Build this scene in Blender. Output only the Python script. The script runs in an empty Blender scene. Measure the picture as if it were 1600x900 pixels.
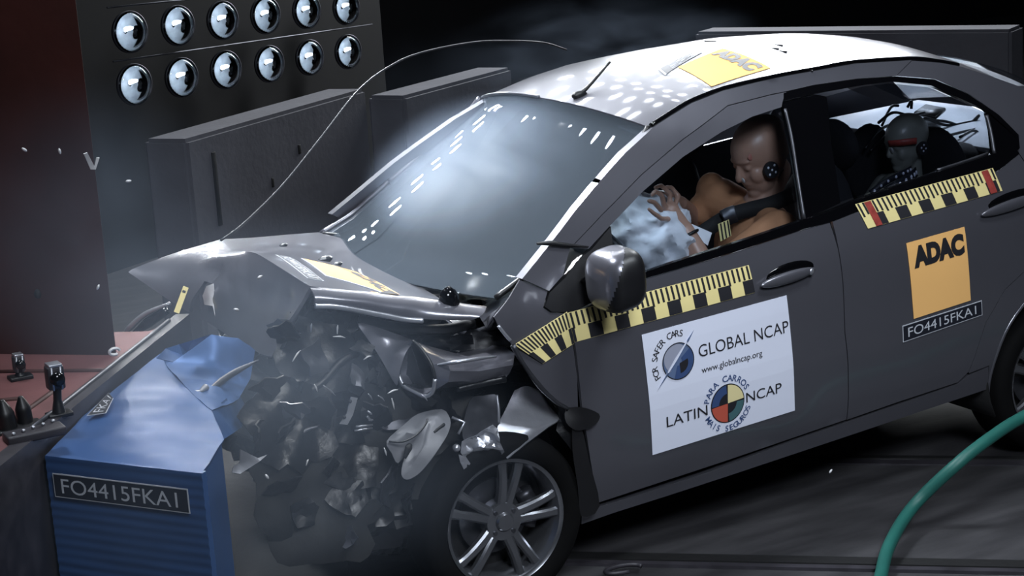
import bpy, bmesh, math, random
from mathutils import Vector, Matrix, noise
from mathutils.geometry import delaunay_2d_cdt
from mathutils.bvhtree import BVHTree
random.seed(7)
C = bpy.context.scene.collection
scene = bpy.context.scene
V = Vector
PI = math.pi

# ---------------------------------------------------------------- camera, world, lights, exposure
cam_d = bpy.data.cameras.new('camera')
cam = bpy.data.objects.new('camera', cam_d)
C.objects.link(cam)
cam_d.sensor_width = 36
cam_d.lens = 63.957
cam_d.clip_start = 0.1
cam_d.clip_end = 100
_r, _u, _d = V((0.87084, -0.48773, -0.06128)), V((0.16407, 0.17089, 0.97153)), V((0.46337, 0.85611, -0.22884))
cam.matrix_world = Matrix.Translation(V((-2.55780, -5.68465, 2.34653))) @ Matrix((_r, _u, -_d)).transposed().to_4x4()
scene.camera = cam

scene.view_settings.view_transform = 'Standard'
scene.view_settings.look = 'None'
scene.view_settings.gamma = 1
scene.view_settings.exposure = 0
scene.view_settings.use_curve_mapping = False

world = bpy.data.worlds.new('hall_dark')
scene.world = world
world.use_nodes = True
world.node_tree.nodes['Background'].inputs[0].default_value = (0.55, 0.68, 1, 1)
world.node_tree.nodes['Background'].inputs[1].default_value = 0.012


def area(name, loc, target, energy, size, color=(1, 1, 1), shape='DISK', size_y=None, spread=180):
    l = bpy.data.lights.new(name, 'AREA')
    l.energy = energy
    l.color = color
    l.shape = shape
    l.size = size
    if size_y: l.size_y = size_y
    l.spread = math.radians(spread)
    o = bpy.data.objects.new(name, l)
    C.objects.link(o)
    o.location = loc
    o.rotation_euler = (V(target) - V(loc)).to_track_quat('-Z', 'Y').to_euler()
    return o


# rows of high-speed-camera flood lamps on the far gantry
for i in range(7):
    for j in range(8):
        area('gantry_lamp', (2.9 + i * 0.62 + 0.2 * (j % 2), 7.2, 3.9 + j * 0.95), (0.8, 0.0, 1.2), 5.0, 0.22, (0.90, 0.95, 1.0))
for hx_, hz_ in ((1.1, 5.5), (0.95, 6.0), (0.82, 6.5), (0.62, 7.1), (0.38, 7.8), (0.16, 8.5), (-0.14, 9.6), (-0.4, 10.8), (-0.59, 12.2)):
    area('high_gantry_lamp', (hx_, 7.2, hz_), (0.8, 0.0, 1.2), 3.0, 0.17, (0.90, 0.95, 1.0))
for i in range(6):
    for j in range(4):
        area('low_gantry_lamp', (0.7 + i * 0.3, 6.9, 2.15 + j * 0.36), (0.5, 0.2, 1.0), 0.7, 0.11, (0.90, 0.95, 1.0), spread=60)
# the broad bank beyond the rear of the car
for i in range(4):
    for j in range(3):
        area('bank_lamp', (6.6 + i * 1.0, 7.4, 4.3 + j * 1.2), (1.6, 0, 1.4), 22, 0.8, (0.92, 0.96, 1.0))
        area('bank_lamp', (5.6 + i * 0.8, 7.4, 2.9 + j * 0.45), (1.6, 0, 1.4), 16, 0.45, (0.92, 0.96, 1.0))
area('roof_fill', (8.2, 5.6, 7.0), (1.9, -0.2, 1.4), 40, 1.6, (0.90, 0.95, 1.0), spread=60)  # unseen lamp added to whiten the middle and rear of the roof
# soft overhead flood, then unseen fill lamps added for brightness
area('overhead_flood', (-1.4, 0.9, 6.2), (0.3, -0.1, 0.9), 50, 1.6, (0.86, 0.93, 1.0), spread=55)
area('bonnet_fill', (0.5, 4.6, 5.6), (0.32, -0.2, 1.0), 20, 0.15, (0.90, 0.95, 1.0), spread=20)  # added to lighten the bonnet
area('shelf_fill', (4.6, 2.6, 4.4), (2.75, 0.0, 1.0), 22, 0.9, (0.90, 0.95, 1.0), spread=45)  # added to brighten the parcel shelf through the rear window
area('camera_side_fill', (-1.2, -6.8, 5.2), (1.2, -0.8, 0.6), 60, 2.0, (0.84, 0.91, 1.0), spread=70)  # dim fill added for the near flank and its stickers
area('wing_fill', (1.95, -3.2, 5.8), (0.4, -0.6, 0.8), 20, 1.5, (0.86, 0.93, 1.0), spread=60)  # added to put a highlight on the torn lower wing


# ---------------------------------------------------------------- materials
def lin(c):
    return tuple(((v / 255) / 12.92 if v / 255 <= 0.04045 else ((v / 255 + 0.055) / 1.055) ** 2.4) for v in c) + (1.0,)


def mat(name, col, rough=0.5, metal=0.0, var=0.0, vscale=8.0, bump=0.0, bscale=30.0, coat=0.0, coat_rough=0.05,
        spec=0.5, emit=None, estr=0.0, rvar=0.0):
    m = bpy.data.materials.new(name)
    m.use_nodes = True
    nt = m.node_tree
    b = nt.nodes['Principled BSDF']
    c = lin(col)
    b.inputs['Base Color'].default_value = c
    b.inputs['Roughness'].default_value = rough
    b.inputs['Metallic'].default_value = metal
    b.inputs['Specular IOR Level'].default_value = spec
    b.inputs['Coat Weight'].default_value = coat
    b.inputs['Coat Roughness'].default_value = coat_rough
    if emit:
        b.inputs['Emission Color'].default_value = lin(emit)
        b.inputs['Emission Strength'].default_value = estr
    if var or bump or rvar:
        tc = nt.nodes.new('ShaderNodeTexCoord')
        n = nt.nodes.new('ShaderNodeTexNoise')
        n.inputs['Scale'].default_value = vscale
        n.inputs['Detail'].default_value = 6
        nt.links.new(tc.outputs['Object'], n.inputs['Vector'])
        if var:
            r = nt.nodes.new('ShaderNodeValToRGB')
            r.color_ramp.elements[0].position = 0.3
            r.color_ramp.elements[1].position = 0.7
            r.color_ramp.elements[0].color = tuple(v * (1 - var) for v in c[:3]) + (1,)
            r.color_ramp.elements[1].color = tuple(min(1, v * (1 + var)) for v in c[:3]) + (1,)
            nt.links.new(n.outputs['Fac'], r.inputs['Fac'])
            nt.links.new(r.outputs['Color'], b.inputs['Base Color'])
        if rvar:
            mr = nt.nodes.new('ShaderNodeMapRange')
            mr.inputs['To Min'].default_value = max(0.02, rough - rvar)
            mr.inputs['To Max'].default_value = min(1, rough + rvar)
            nt.links.new(n.outputs['Fac'], mr.inputs['Value'])
            nt.links.new(mr.outputs['Result'], b.inputs['Roughness'])
        if bump:
            n2 = nt.nodes.new('ShaderNodeTexNoise')
            n2.inputs['Scale'].default_value = bscale
            n2.inputs['Detail'].default_value = 4
            nt.links.new(tc.outputs['Object'], n2.inputs['Vector'])
            bp = nt.nodes.new('ShaderNodeBump')
            bp.inputs['Strength'].default_value = bump
            bp.inputs['Distance'].default_value = 0.01
            nt.links.new(n2.outputs['Fac'], bp.inputs['Height'])
            nt.links.new(bp.outputs['Normal'], b.inputs['Normal'])
    return m


def glass_mat(name, tint, refl=1.0, rough=0.01, haze_mix=0.0):
    m = bpy.data.materials.new(name)
    m.use_nodes = True
    nt = m.node_tree
    nt.nodes.remove(nt.nodes['Principled BSDF'])
    out = nt.nodes['Material Output']
    t = nt.nodes.new('ShaderNodeBsdfTransparent')
    t.inputs[0].default_value = tint + (1,)
    g = nt.nodes.new('ShaderNodeBsdfGlossy')
    g.inputs['Roughness'].default_value = rough
    f = nt.nodes.new('ShaderNodeFresnel')
    f.inputs['IOR'].default_value = 1.45
    mul = nt.nodes.new('ShaderNodeMath')
    mul.operation = 'MULTIPLY'
    mul.inputs[1].default_value = refl
    mx = nt.nodes.new('ShaderNodeMixShader')
    nt.links.new(f.outputs[0], mul.inputs[0])
    nt.links.new(mul.outputs[0], mx.inputs[0])
    if haze_mix:  # pale diffuse layer standing in for milky smoke haze on the glass
        df = nt.nodes.new('ShaderNodeBsdfDiffuse')
        df.inputs[0].default_value = (0.44, 0.53, 0.64, 1)
        md = nt.nodes.new('ShaderNodeMixShader')
        md.inputs[0].default_value = haze_mix
        nt.links.new(t.outputs[0], md.inputs[1])
        nt.links.new(df.outputs[0], md.inputs[2])
        t = md
    nt.links.new(t.outputs[0], mx.inputs[1])
    nt.links.new(g.outputs[0], mx.inputs[2])
    nt.links.new(mx.outputs[0], out.inputs[0])
    return m


M = {
    'paint': mat('grey_metallic_paint', (99, 99, 107), 0.28, 0.55, var=0.04, vscale=3, coat=0.6, coat_rough=0.06),
    'bare': mat('torn_bright_metal', (176, 178, 186), 0.32, 0.75, var=0.12, vscale=14, bump=0.15, bscale=22, rvar=0.1),
    'steel': mat('dull_steel', (84, 85, 91), 0.42, 0.8, var=0.25, vscale=12, rvar=0.15),
    'alloy': mat('alloy_wheel', (128, 130, 136), 0.24, 0.85, var=0.06, vscale=8, coat=0.4),
    'black': mat('black_plastic', (20, 20, 23), 0.42, var=0.15, vscale=20),
    'gloss': mat('gloss_black_trim', (6, 6, 8), 0.12),
    'dark': mat('dark_underbody', (14, 14, 16), 0.7, var=0.3, vscale=9, bump=0.3, bscale=18),
    'engine': mat('greasy_engine_black', (19, 20, 24), 0.38, 0.3, var=0.3, vscale=16, bump=0.3, bscale=26, rvar=0.2),
    'rubber': mat('tyre_rubber', (7, 7, 8), 0.85, spec=0.15, var=0.15, vscale=20),
    'greyplastic': mat('pale_grey_plastic', (112, 113, 118), 0.48, var=0.15, vscale=9, bump=0.1, bscale=12),
    'interior': mat('charcoal_cabin_trim', (22, 22, 26), 0.75, var=0.2, vscale=18),
    'seat': mat('black_seat_fabric', (20, 20, 24), 0.9, var=0.2, vscale=60, bump=0.2, bscale=200),
    'belt': mat('black_webbing', (22, 21, 23), 0.8, var=0.1, vscale=80),
    'windshield': glass_mat('windscreen_glass', (0.80, 0.86, 0.90), 1.0, 0.012, 0.09),
    'clear': glass_mat('door_glass', (0.80, 0.83, 0.86), 0.35, 0.01),
    'tintglass': glass_mat('rear_door_glass', (0.62, 0.64, 0.68), 0.35, 0.01),
    'lensglass': glass_mat('lamp_lens_glass', (0.9, 0.93, 0.96), 1.0, 0.03),
    'white': mat('white_sticker_paper', (218, 222, 238), 0.6, var=0.015, vscale=4),
    'ink': mat('black_print', (28, 28, 34), 0.6),
    'inkblue': mat('blue_print', (52, 74, 118), 0.6),
    'inkteal': mat('teal_print', (64, 100, 104), 0.6),
    'inkred': mat('red_print', (186, 84, 66), 0.6),
    'inkcream': mat('cream_print', (228, 214, 160), 0.6),
    'inksteel': mat('blue_grey_print', (88, 106, 140), 0.6),
    'inksilver': mat('silver_print', (150, 154, 172), 0.5),
    'tape': mat('yellow_measuring_tape', (232, 216, 150), 0.6, var=0.03, vscale=10),
    'tapered': mat('red_tape_patch', (150, 62, 56), 0.4, var=0.3, vscale=40),
    'adac': mat('amber_sticker', (240, 186, 116), 0.85, spec=0.1, var=0.02, vscale=4),
    'plaque': mat('dark_plaque', (26, 28, 38), 0.5),
    'plaqueink': mat('pale_plaque_print', (190, 194, 202), 0.6),
    'skin': mat('dummy_vinyl_skin', (176, 138, 120), 0.42, var=0.06, vscale=7, coat=0.15, coat_rough=0.25),
    'shirt': mat('orange_dummy_jacket', (198, 142, 104), 0.85, var=0.07, vscale=12, bump=0.25, bscale=14),
    'childskin': mat('grey_dummy_vinyl', (140, 142, 134), 0.4, var=0.06, vscale=9, coat=0.2, coat_rough=0.2),
    'faintred': mat('faint_red_chalk', (176, 116, 104), 0.5),
    'redpaint': mat('red_chalk_paint', (178, 74, 66), 0.5, var=0.3, vscale=60),
    'airbag': mat('white_airbag_cloth', (222, 224, 232), 0.85, bump=0.3, bscale=9),
    'blue': None,
    'redsteel': mat('worn_red_steel', (116, 74, 74), 0.6, 0.0, var=0.18, vscale=5, bump=0.15, bscale=20),
    'redwall': mat('dark_red_steel', (58, 22, 16), 0.65, 0.0, var=0.3, vscale=3, bump=0.15, bscale=12),
    'railsteel': mat('dark_rail_steel', (52, 50, 56), 0.5, 0.15, var=0.3, vscale=14, rvar=0.15),
    'concrete': mat('grey_concrete', (90, 90, 97), 0.9, var=0.12, vscale=3, bump=0.25, bscale=25),
    'darkhall': mat('black_hall_cloth', (17, 18, 22), 0.95, var=0.2, vscale=2),
    'panel': mat('black_lamp_panel', (4, 4, 6), 0.9, var=0.2, vscale=6),
    'reflector': mat('lamp_reflector', (214, 222, 234), 0.5, 0.0, var=0.3, vscale=16, bump=0.5, bscale=20),
    'bulb': mat('lit_filament', (255, 255, 255), 0.4, emit=(235, 245, 255), estr=11),
    'hose': mat('green_hose_rubber', (30, 92, 84), 0.5, var=0.1, vscale=12),
    'wire': mat('dark_wire', (40, 40, 46), 0.5),
    'shelf': mat('pale_shelf_sheet', (226, 232, 240), 0.7, var=0.04, vscale=5),
    'paleclay': mat('pale_chip', (214, 214, 216), 0.5, 0.4, var=0.1, vscale=30),
    'headlining': mat('grey_headlining', (60, 60, 66), 0.9),
}


def blue_mat():
    m = mat('blue_honeycomb_sheet', (56, 90, 142), 0.42, 0.35, var=0.1, vscale=4, rvar=0.08)
    return m


M['blue'] = blue_mat()


def floor_mat():
    m = mat('stained_concrete_floor', (64, 63, 66), 0.62, var=0.3, vscale=1.6, bump=0.12, bscale=40, rvar=0.18)
    nt = m.node_tree
    b = nt.nodes['Principled BSDF']
    old = b.inputs['Base Color'].links[0].from_socket
    tc = nt.nodes.new('ShaderNodeTexCoord')
    mp = nt.nodes.new('ShaderNodeMapping')
    mp.inputs['Rotation'].default_value = (0, 0, math.radians(-41))
    mp.inputs['Scale'].default_value = (1.0, 5.0, 1.0)
    n = nt.nodes.new('ShaderNodeTexNoise')
    n.inputs['Scale'].default_value = 2.2
    n.inputs['Detail'].default_value = 8
    r = nt.nodes.new('ShaderNodeValToRGB')
    r.color_ramp.elements[0].position = 0.38
    r.color_ramp.elements[0].color = (0.35, 0.35, 0.37, 1)
    r.color_ramp.elements[1].position = 0.68
    r.color_ramp.elements[1].color = (1, 1, 1, 1)
    mx = nt.nodes.new('ShaderNodeMixRGB')
    mx.blend_type = 'MULTIPLY'
    mx.inputs[0].default_value = 0.8
    nt.links.new(tc.outputs['Object'], mp.inputs[0])
    nt.links.new(mp.outputs[0], n.inputs['Vector'])
    nt.links.new(n.outputs['Fac'], r.inputs[0])
    nt.links.new(old, mx.inputs[1])
    nt.links.new(r.outputs[0], mx.inputs[2])
    nt.links.new(mx.outputs[0], b.inputs['Base Color'])
    return m


M['floor'] = floor_mat()


# ---------------------------------------------------------------- object helpers
def thing(name, label, cat, loc=(0, 0, 0), group=None, rot=None):
    o = bpy.data.objects.new(name, None)
    C.objects.link(o)
    o.empty_display_size = 0.1
    o.location = loc
    if rot: o.rotation_euler = rot
    o['label'] = label
    o['category'] = cat
    if group: o['group'] = group
    return o


def tag(o, label, cat, group=None, kind=None):
    o['label'] = label
    o['category'] = cat
    if group: o['group'] = group
    if kind: o['kind'] = kind
    return o


def obj(name, verts, faces, m, parent=None, smooth=True, sharp=None, loc=None, mats=None, fmat=None):
    me = bpy.data.meshes.new(name)
    me.from_pydata([tuple(v) for v in verts], [], faces)
    for mm in (mats or [m]):
        me.materials.append(mm if not isinstance(mm, str) else M[mm])
    if fmat:
        me.polygons.foreach_set('material_index', fmat)
    if smooth:
        me.polygons.foreach_set('use_smooth', [True] * len(me.polygons))
        if sharp is not None:
            me.set_sharp_from_angle(angle=math.radians(sharp))
    me.update()
    o = bpy.data.objects.new(name, me)
    C.objects.link(o)
    if parent: o.parent = parent
    if loc is not None: o.location = loc
    return o


def struct(o, kind='structure'):
    o['kind'] = kind
    return o


def join(*parts):
    vs, fs = [], []
    for v, f in parts:
        k = len(vs)
        vs += list(v)
        fs += [tuple(i + k for i in q) for q in f]
    return vs, fs


def move(part, mtx):
    return [mtx @ V(p) for p in part[0]], part[1]


def box(cx, cy, cz, sx, sy, sz, bev=0.0):
    """box with small bevels as (verts, faces)"""
    bm = bmesh.new()
    bmesh.ops.create_cube(bm, size=1)
    for v in bm.verts:
        v.co = V((cx + v.co.x * sx, cy + v.co.y * sy, cz + v.co.z * sz))
    if bev:
        bmesh.ops.bevel(bm, geom=bm.edges[:], offset=bev, segments=2, affect='EDGES', profile=0.6)
    bm.verts.index_update()
    r = [v.co.copy() for v in bm.verts], [tuple(v.index for v in f.verts) for f in bm.faces]
    bm.free()
    return r


def ellipsoid(c, r, rot=None, u=20, v=14, bumpf=None):
    vs, fs = [], []
    for j in range(v + 1):
        t = PI * j / v
        for i in range(u):
            a = 2 * PI * i / u
            p = V((math.sin(t) * math.cos(a), math.sin(t) * math.sin(a), math.cos(t)))
            k = bumpf(p) if bumpf else 1.0
            p = V((p.x * r[0], p.y * r[1], p.z * r[2])) * k
            if rot: p = rot @ p
            vs.append(p + V(c))
    for j in range(v):
        for i in range(u):
            a, b = j * u + i, j * u + (i + 1) % u
            fs.append((a, a + u, b + u, b))
    return vs, fs


def smooth_path(pts, n):
    """Catmull-Rom through pts"""
    P = [V(p) for p in pts]
    if len(P) < 3:
        return [P[0].lerp(P[-1], i / n) for i in range(n + 1)]
    out = []
    seg = len(P) - 1
    for i in range(n + 1):
        t = i / n * seg
        k = min(int(t), seg - 1)
        f = t - k
        p1, p2 = P[k], P[k + 1]
        p0 = P[k - 1] if k else p1 * 2 - p2
        p3 = P[k + 2] if k + 2 < len(P) else p2 * 2 - p1
        out.append(0.5 * ((2 * p1) + (p2 - p0) * f + (2 * p0 - 5 * p1 + 4 * p2 - p3) * f * f + (3 * p1 - p0 - 3 * p2 + p3) * f ** 3))
    return out


def tube(pts, r, seg=8, n=None, smooth=True):
    """closed tube along pts; r number or list of radii (interpolated)"""
    P = smooth_path(pts, n or max(6, (len(pts) - 1) * 6)) if smooth else [V(p) for p in pts]
    N = len(P)
    rad = (lambda t: r) if not isinstance(r, (list, tuple)) else (
        lambda t: r[min(int(t * (len(r) - 1)), len(r) - 2)] * (1 - (t * (len(r) - 1) - min(int(t * (len(r) - 1)), len(r) - 2)))
        + r[min(int(t * (len(r) - 1)), len(r) - 2) + 1] * (t * (len(r) - 1) - min(int(t * (len(r) - 1)), len(r) - 2)))
    vs, fs = [], []
    up = V((0, 0, 1))
    for i, p in enumerate(P):
        d = (P[min(i + 1, N - 1)] - P[max(i - 1, 0)]).normalized()
        s = d.cross(up)
        if s.length < 1e-3: s = d.cross(V((1, 0, 0)))
        s.normalize()
        w = s.cross(d)
        up = w
        rr = rad(i / (N - 1))
        for k in range(seg):
            a = 2 * PI * k / seg
            vs.append(p + (s * math.cos(a) + w * math.sin(a)) * rr)
    for i in range(N - 1):
        for k in range(seg):
            a, b = i * seg + k, i * seg + (k + 1) % seg
            fs.append((a, b, b + seg, a + seg))
    fs.append(tuple(range(seg))[::-1])
    fs.append(tuple((N - 1) * seg + k for k in range(seg)))
    return vs, fs


def ribbon(pts, side, width, thick, n=None):
    """flat strap along pts; side = across direction"""
    P = smooth_path(pts, n or (len(pts) - 1) * 6)
    N = len(P)
    vs, fs = [], []
    for i, p in enumerate(P):
        d = (P[min(i + 1, N - 1)] - P[max(i - 1, 0)]).normalized()
        s = V(side) - d * V(side).dot(d)
        s.normalize()
        nrm = d.cross(s) * thick / 2
        s = s * width / 2
        vs += [p - s - nrm, p + s - nrm, p + s + nrm, p - s + nrm]
    for i in range(N - 1):
        for k in range(4):
            a, b = i * 4 + k, i * 4 + (k + 1) % 4
            fs.append((a, b, b + 4, a + 4))
    fs += [(3, 2, 1, 0), tuple((N - 1) * 4 + k for k in range(4))]
    return vs, fs


def lathe(profile, seg=48, closed=False):
    """revolve (radius, y) profile about the Y axis"""
    vs, fs = [], []
    n = len(profile)
    for i in range(seg):
        a = 2 * PI * i / seg
        for r, y in profile:
            vs.append(V((r * math.cos(a), y, r * math.sin(a))))
    for i in range(seg):
        for j in range(n - (0 if closed else 1)):
            a, b = i * n + j, i * n + (j + 1) % n
            c, d = ((i + 1) % seg) * n + (j + 1) % n, ((i + 1) % seg) * n + j
            fs.append((a, b, c, d))
    return vs, fs


def resample(poly, step):
    out = []
    n = len(poly)
    for i in range(n):
        a, b = V(poly[i]), V(poly[(i + 1) % n])
        k = max(1, int(round((b - a).length / step)))
        for j in range(k):
            out.append(a.lerp(b, j / k))
    return out


def inset2(poly, d):
    P = [V(p) for p in poly]
    n = len(P)
    area2 = sum(P[i].x * P[(i + 1) % n].y - P[(i + 1) % n].x * P[i].y for i in range(n))
    s = 1 if area2 > 0 else -1
    out = []
    for i in range(n):
        e1 = (P[i] - P[i - 1]).normalized()
        e2 = (P[(i + 1) % n] - P[i]).normalized()
        n1, n2 = V((-e1.y, e1.x)) * s, V((-e2.y, e2.x)) * s
        b = n1 + n2
        if b.length < 0.3: b = n1
        b = b.normalized()
        k = d / max(0.45, b.dot(n1))
        out.append(P[i] + b * k)
    return out


def in_poly(p, poly):
    c = False
    n = len(poly)
    j = n - 1
    for i in range(n):
        a, b = poly[i], poly[j]
        if (a.y > p.y) != (b.y > p.y) and p.x < (b.x - a.x) * (p.y - a.y) / (b.y - a.y) + a.x:
            c = not c
        j = i
    return c


def edge_dist(p, poly):
    best = 9
    n = len(poly)
    for i in range(n):
        a, b = poly[i], poly[(i + 1) % n]
        ab = b - a
        t = max(0, min(1, (p - a).dot(ab) / max(ab.length_squared, 1e-12)))
        best = min(best, (a + ab * t - p).length)
    return best


def fill(poly, step, hole=None):
    """triangulate a 2D outline with an interior grid -> (2D points, triangles)"""
    B = resample(poly, step)
    nb = len(B)
    xs, ys = [p.x for p in B], [p.y for p in B]
    pts = list(B)
    y = min(ys) + step * 0.5
    row = 0
    while y < max(ys):
        x = min(xs) + step * (0.5 if row % 2 else 0.0)
        while x < max(xs):
            p = V((x, y))
            if in_poly(p, B) and edge_dist(p, B) > step * 0.45:
                pts.append(p)
            x += step
        y += step * 0.87
        row += 1
    r = delaunay_2d_cdt(pts, [(i, (i + 1) % nb) for i in range(nb)], [], 0, 1e-7)
    v2, f2 = r[0], r[2]
    tris = []
    for f in f2:
        c = sum((v2[i] for i in f), V((0, 0))) / len(f)
        if in_poly(c, B): tris.append(tuple(f))
    return v2, tris


def thicken(top, bot, tris):
    """closed sheet from matching outer and inner vertex lists"""
    n = len(top)
    cnt = {}
    for f in tris:
        for i in range(len(f)):
            e = (f[i], f[(i + 1) % len(f)])
            if (e[1], e[0]) in cnt: del cnt[(e[1], e[0])]
            else: cnt[e] = 1
    fs = [tuple(f) for f in tris] + [tuple(i + n for i in f[::-1]) for f in tris]
    fs += [(b, a, a + n, b + n) for a, b in cnt]
    return list(top) + list(bot), fs


def interp(x, xs, ys):
    if x <= xs[0]: return ys[0]
    for i in range(1, len(xs)):
        if x <= xs[i]:
            t = (x - xs[i - 1]) / (xs[i] - xs[i - 1])
            return ys[i - 1] * (1 - t) + ys[i] * t
    return ys[-1]


SZ = [0.12, .22, .35, .55, .75, .88, .98, 1.2, 1.42, 1.5]
SY = [.76, .79, .825, .845, .845, .838, .815, .73, .62, .55]


def side_y(x, z):
    """half width of the car body at length x and height z"""
    y = sum(interp(z + k * 0.02, SZ, SY) for k in (-2, -1, 0, 1, 2)) / 5
    if x > 2.0: y *= 1 - .05 * (x - 2.0) ** 2
    if x < .1: y *= 1 - .1 * (x - .1) ** 2
    return y


def side_panel(name, outline, m, parent, gap=0.002, thick=0.012, step=0.045, sgn=-1, off=0.0, crumple=0.0, sharp=35):
    """body panel: outline in (x, z) laid on the car's flank, with real thickness"""
    poly = inset2([V(p) for p in outline], gap) if gap else [V(p) for p in outline]
    v2, tr = fill(poly, step)
    def P(p, o):
        q = 0
        if crumple:
            q = crumple * noise.noise(V((p.x * 7, p.y * 7, 1.3)))
        return V((p.x, sgn * (side_y(p.x, p.y) + off + q - o), p.y))
    vs, fs = thicken([P(p, 0) for p in v2], [P(p, thick) for p in v2], tr)
    return obj(name, vs, fs, m, parent, True, sharp)


def ridged(p, f, seed):
    a = noise.noise(p * f + V((seed, seed * 1.7, -seed)))
    b = noise.noise(p * f * 2.3 + V((-seed, seed * .7, seed)))
    return (1 - abs(a) * 2.2) * 0.65 + (1 - abs(b) * 2.2) * 0.3 - 0.5


def round_outline(pts, k=3):
    P = [V(p) for p in pts]
    n = len(P)
    out = []
    for i in range(n):
        p0, p1, p2, p3 = P[i - 1], P[i], P[(i + 1) % n], P[(i + 2) % n]
        for j in range(k):
            f = j / k
            out.append(0.5 * ((2 * p1) + (p2 - p0) * f + (2 * p0 - 5 * p1 + 4 * p2 - p3) * f * f + (3 * p1 - p0 - 3 * p2 + p3) * f ** 3))
    return out


def jagged(pts, seed, k=5, amp=0.022):
    """torn outline: every edge broken into short random steps"""
    rr = random.Random(seed)
    P = [V(p) for p in pts]
    out = []
    for i in range(len(P)):
        p, q = P[i], P[(i + 1) % len(P)]
        for j in range(k):
            e = p.lerp(q, (j + (rr.uniform(-0.3, 0.3) if j else 0)) / k)
            out.append(e + V((rr.uniform(-amp, amp), rr.uniform(-amp, amp) * 0.5, rr.uniform(-amp, amp))) * (1 if j else 0.4))
    return out


def sheet(name, pts, m, parent, step=0.03, amp=0.01, freq=8.0, thick=0.004, bulge=0.0, seed=1.0, smooth=True, sharp=40, group=None, link=True):
    """torn sheet: a 3D outline filled, crumpled and given thickness"""
    P = [V(p) for p in pts]
    c = sum(P, V()) / len(P)
    nrm = V()
    for i in range(len(P)):
        nrm += (P[i] - c).cross(P[(i + 1) % len(P)] - c)
    nrm.normalize()
    ax = (P[0] - c)
    ax = (ax - nrm * ax.dot(nrm)).normalized()
    ay = nrm.cross(ax)
    q2 = [V(((p - c).dot(ax), (p - c).dot(ay))) for p in P]
    h = [(p - c).dot(nrm) for p in P]
    Bq = resample([V((q.x, q.y, k)) for q, k in zip(q2, h)], step)
    v2, tr = fill(q2, step)
    poly = [V((b.x, b.y)) for b in Bq]
    top, bot = [], []
    for p in v2:
        sw = sh = 0
        for b in Bq:
            w = 1 / ((p.x - b.x) ** 2 + (p.y - b.y) ** 2 + 1e-6) ** 1.5
            sw += w
            sh += w * b.z
        e = edge_dist(p, poly)
        z = sh / sw + bulge * min(1, e / (4 * step)) + amp * ridged(V((p.x, p.y, 0)), freq, seed) * (0.35 + 0.65 * min(1, e / (2 * step)))
        w3 = c + ax * p.x + ay * p.y + nrm * z
        top.append(w3)
        bot.append(w3 - nrm * thick)
    vs, fs = thicken(top, bot, tr)
    if not link: return vs, fs
    return obj(name, vs, fs, m, parent, smooth, sharp)


def remesh(name, shapes, m, parent, voxel=0.006, smooth=4):
    """one continuous surface grown over overlapping tapered shapes"""
    vs, fs = join(*shapes)
    o = obj(name + '_raw', vs, fs, m)
    md = o.modifiers.new('r', 'REMESH')
    md.mode = 'VOXEL'
    md.voxel_size = voxel
    if smooth:
        ms = o.modifiers.new('s', 'SMOOTH')
        ms.iterations = smooth
        ms.factor = 0.5
    dg = bpy.context.evaluated_depsgraph_get()
    me = bpy.data.meshes.new_from_object(o.evaluated_get(dg))
    bpy.data.objects.remove(o)
    me.name = name
    me.materials.clear()
    me.materials.append(M[m] if isinstance(m, str) else m)
    me.polygons.foreach_set('use_smooth', [True] * len(me.polygons))
    r = bpy.data.objects.new(name, me)
    C.objects.link(r)
    if parent: r.parent = parent
    return r


def limb(a, b, ra, rb, seg=14):
    """tapered capsule"""
    a, b = V(a), V(b)
    d = (b - a).normalized()
    pts, rr = [], []
    for k in range(5):
        t = PI / 2 * (1 - k / 4)
        pts.append(a - d * ra * math.sin(t)); rr.append(max(ra * math.cos(t), 0.0006))
    for k in range(5):
        t = PI / 2 * k / 4
        pts.append(b + d * rb * math.sin(t)); rr.append(max(rb * math.cos(t), 0.0006))
    s = d.cross(V((0, 0, 1)))
    if s.length < 1e-3: s = d.cross(V((1, 0, 0)))
    s.normalize()
    w = s.cross(d)
    vs, fs = [], []
    for p, r in zip(pts, rr):
        for k in range(seg):
            t = 2 * PI * k / seg
            vs.append(p + (s * math.cos(t) + w * math.sin(t)) * r)
    for i in range(len(pts) - 1):
        for k in range(seg):
            u, v = i * seg + k, i * seg + (k + 1) % seg
            fs.append((u, v, v + seg, u + seg))
    fs.append(tuple(range(seg))[::-1])
    fs.append(tuple((len(pts) - 1) * seg + k for k in range(seg)))
    return vs, fs


# ---------------------------------------------------------------- printed stickers
_txt = {}


def glyphs(s, bold=0.0):
    if (s, bold) in _txt: return _txt[(s, bold)]
    cu = bpy.data.curves.new('t', 'FONT')
    cu.body = s
    cu.resolution_u = 4
    cu.offset = bold
    o = bpy.data.objects.new('t', cu)
    C.objects.link(o)
    dg = bpy.context.evaluated_depsgraph_get()
    me = bpy.data.meshes.new_from_object(o.evaluated_get(dg))
    r = [V((v.co.x, v.co.y)) for v in me.vertices], [tuple(p.vertices) for p in me.polygons]
    bpy.data.objects.remove(o)
    bpy.data.meshes.remove(me)
    _txt[(s, bold)] = r
    return r


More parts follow.
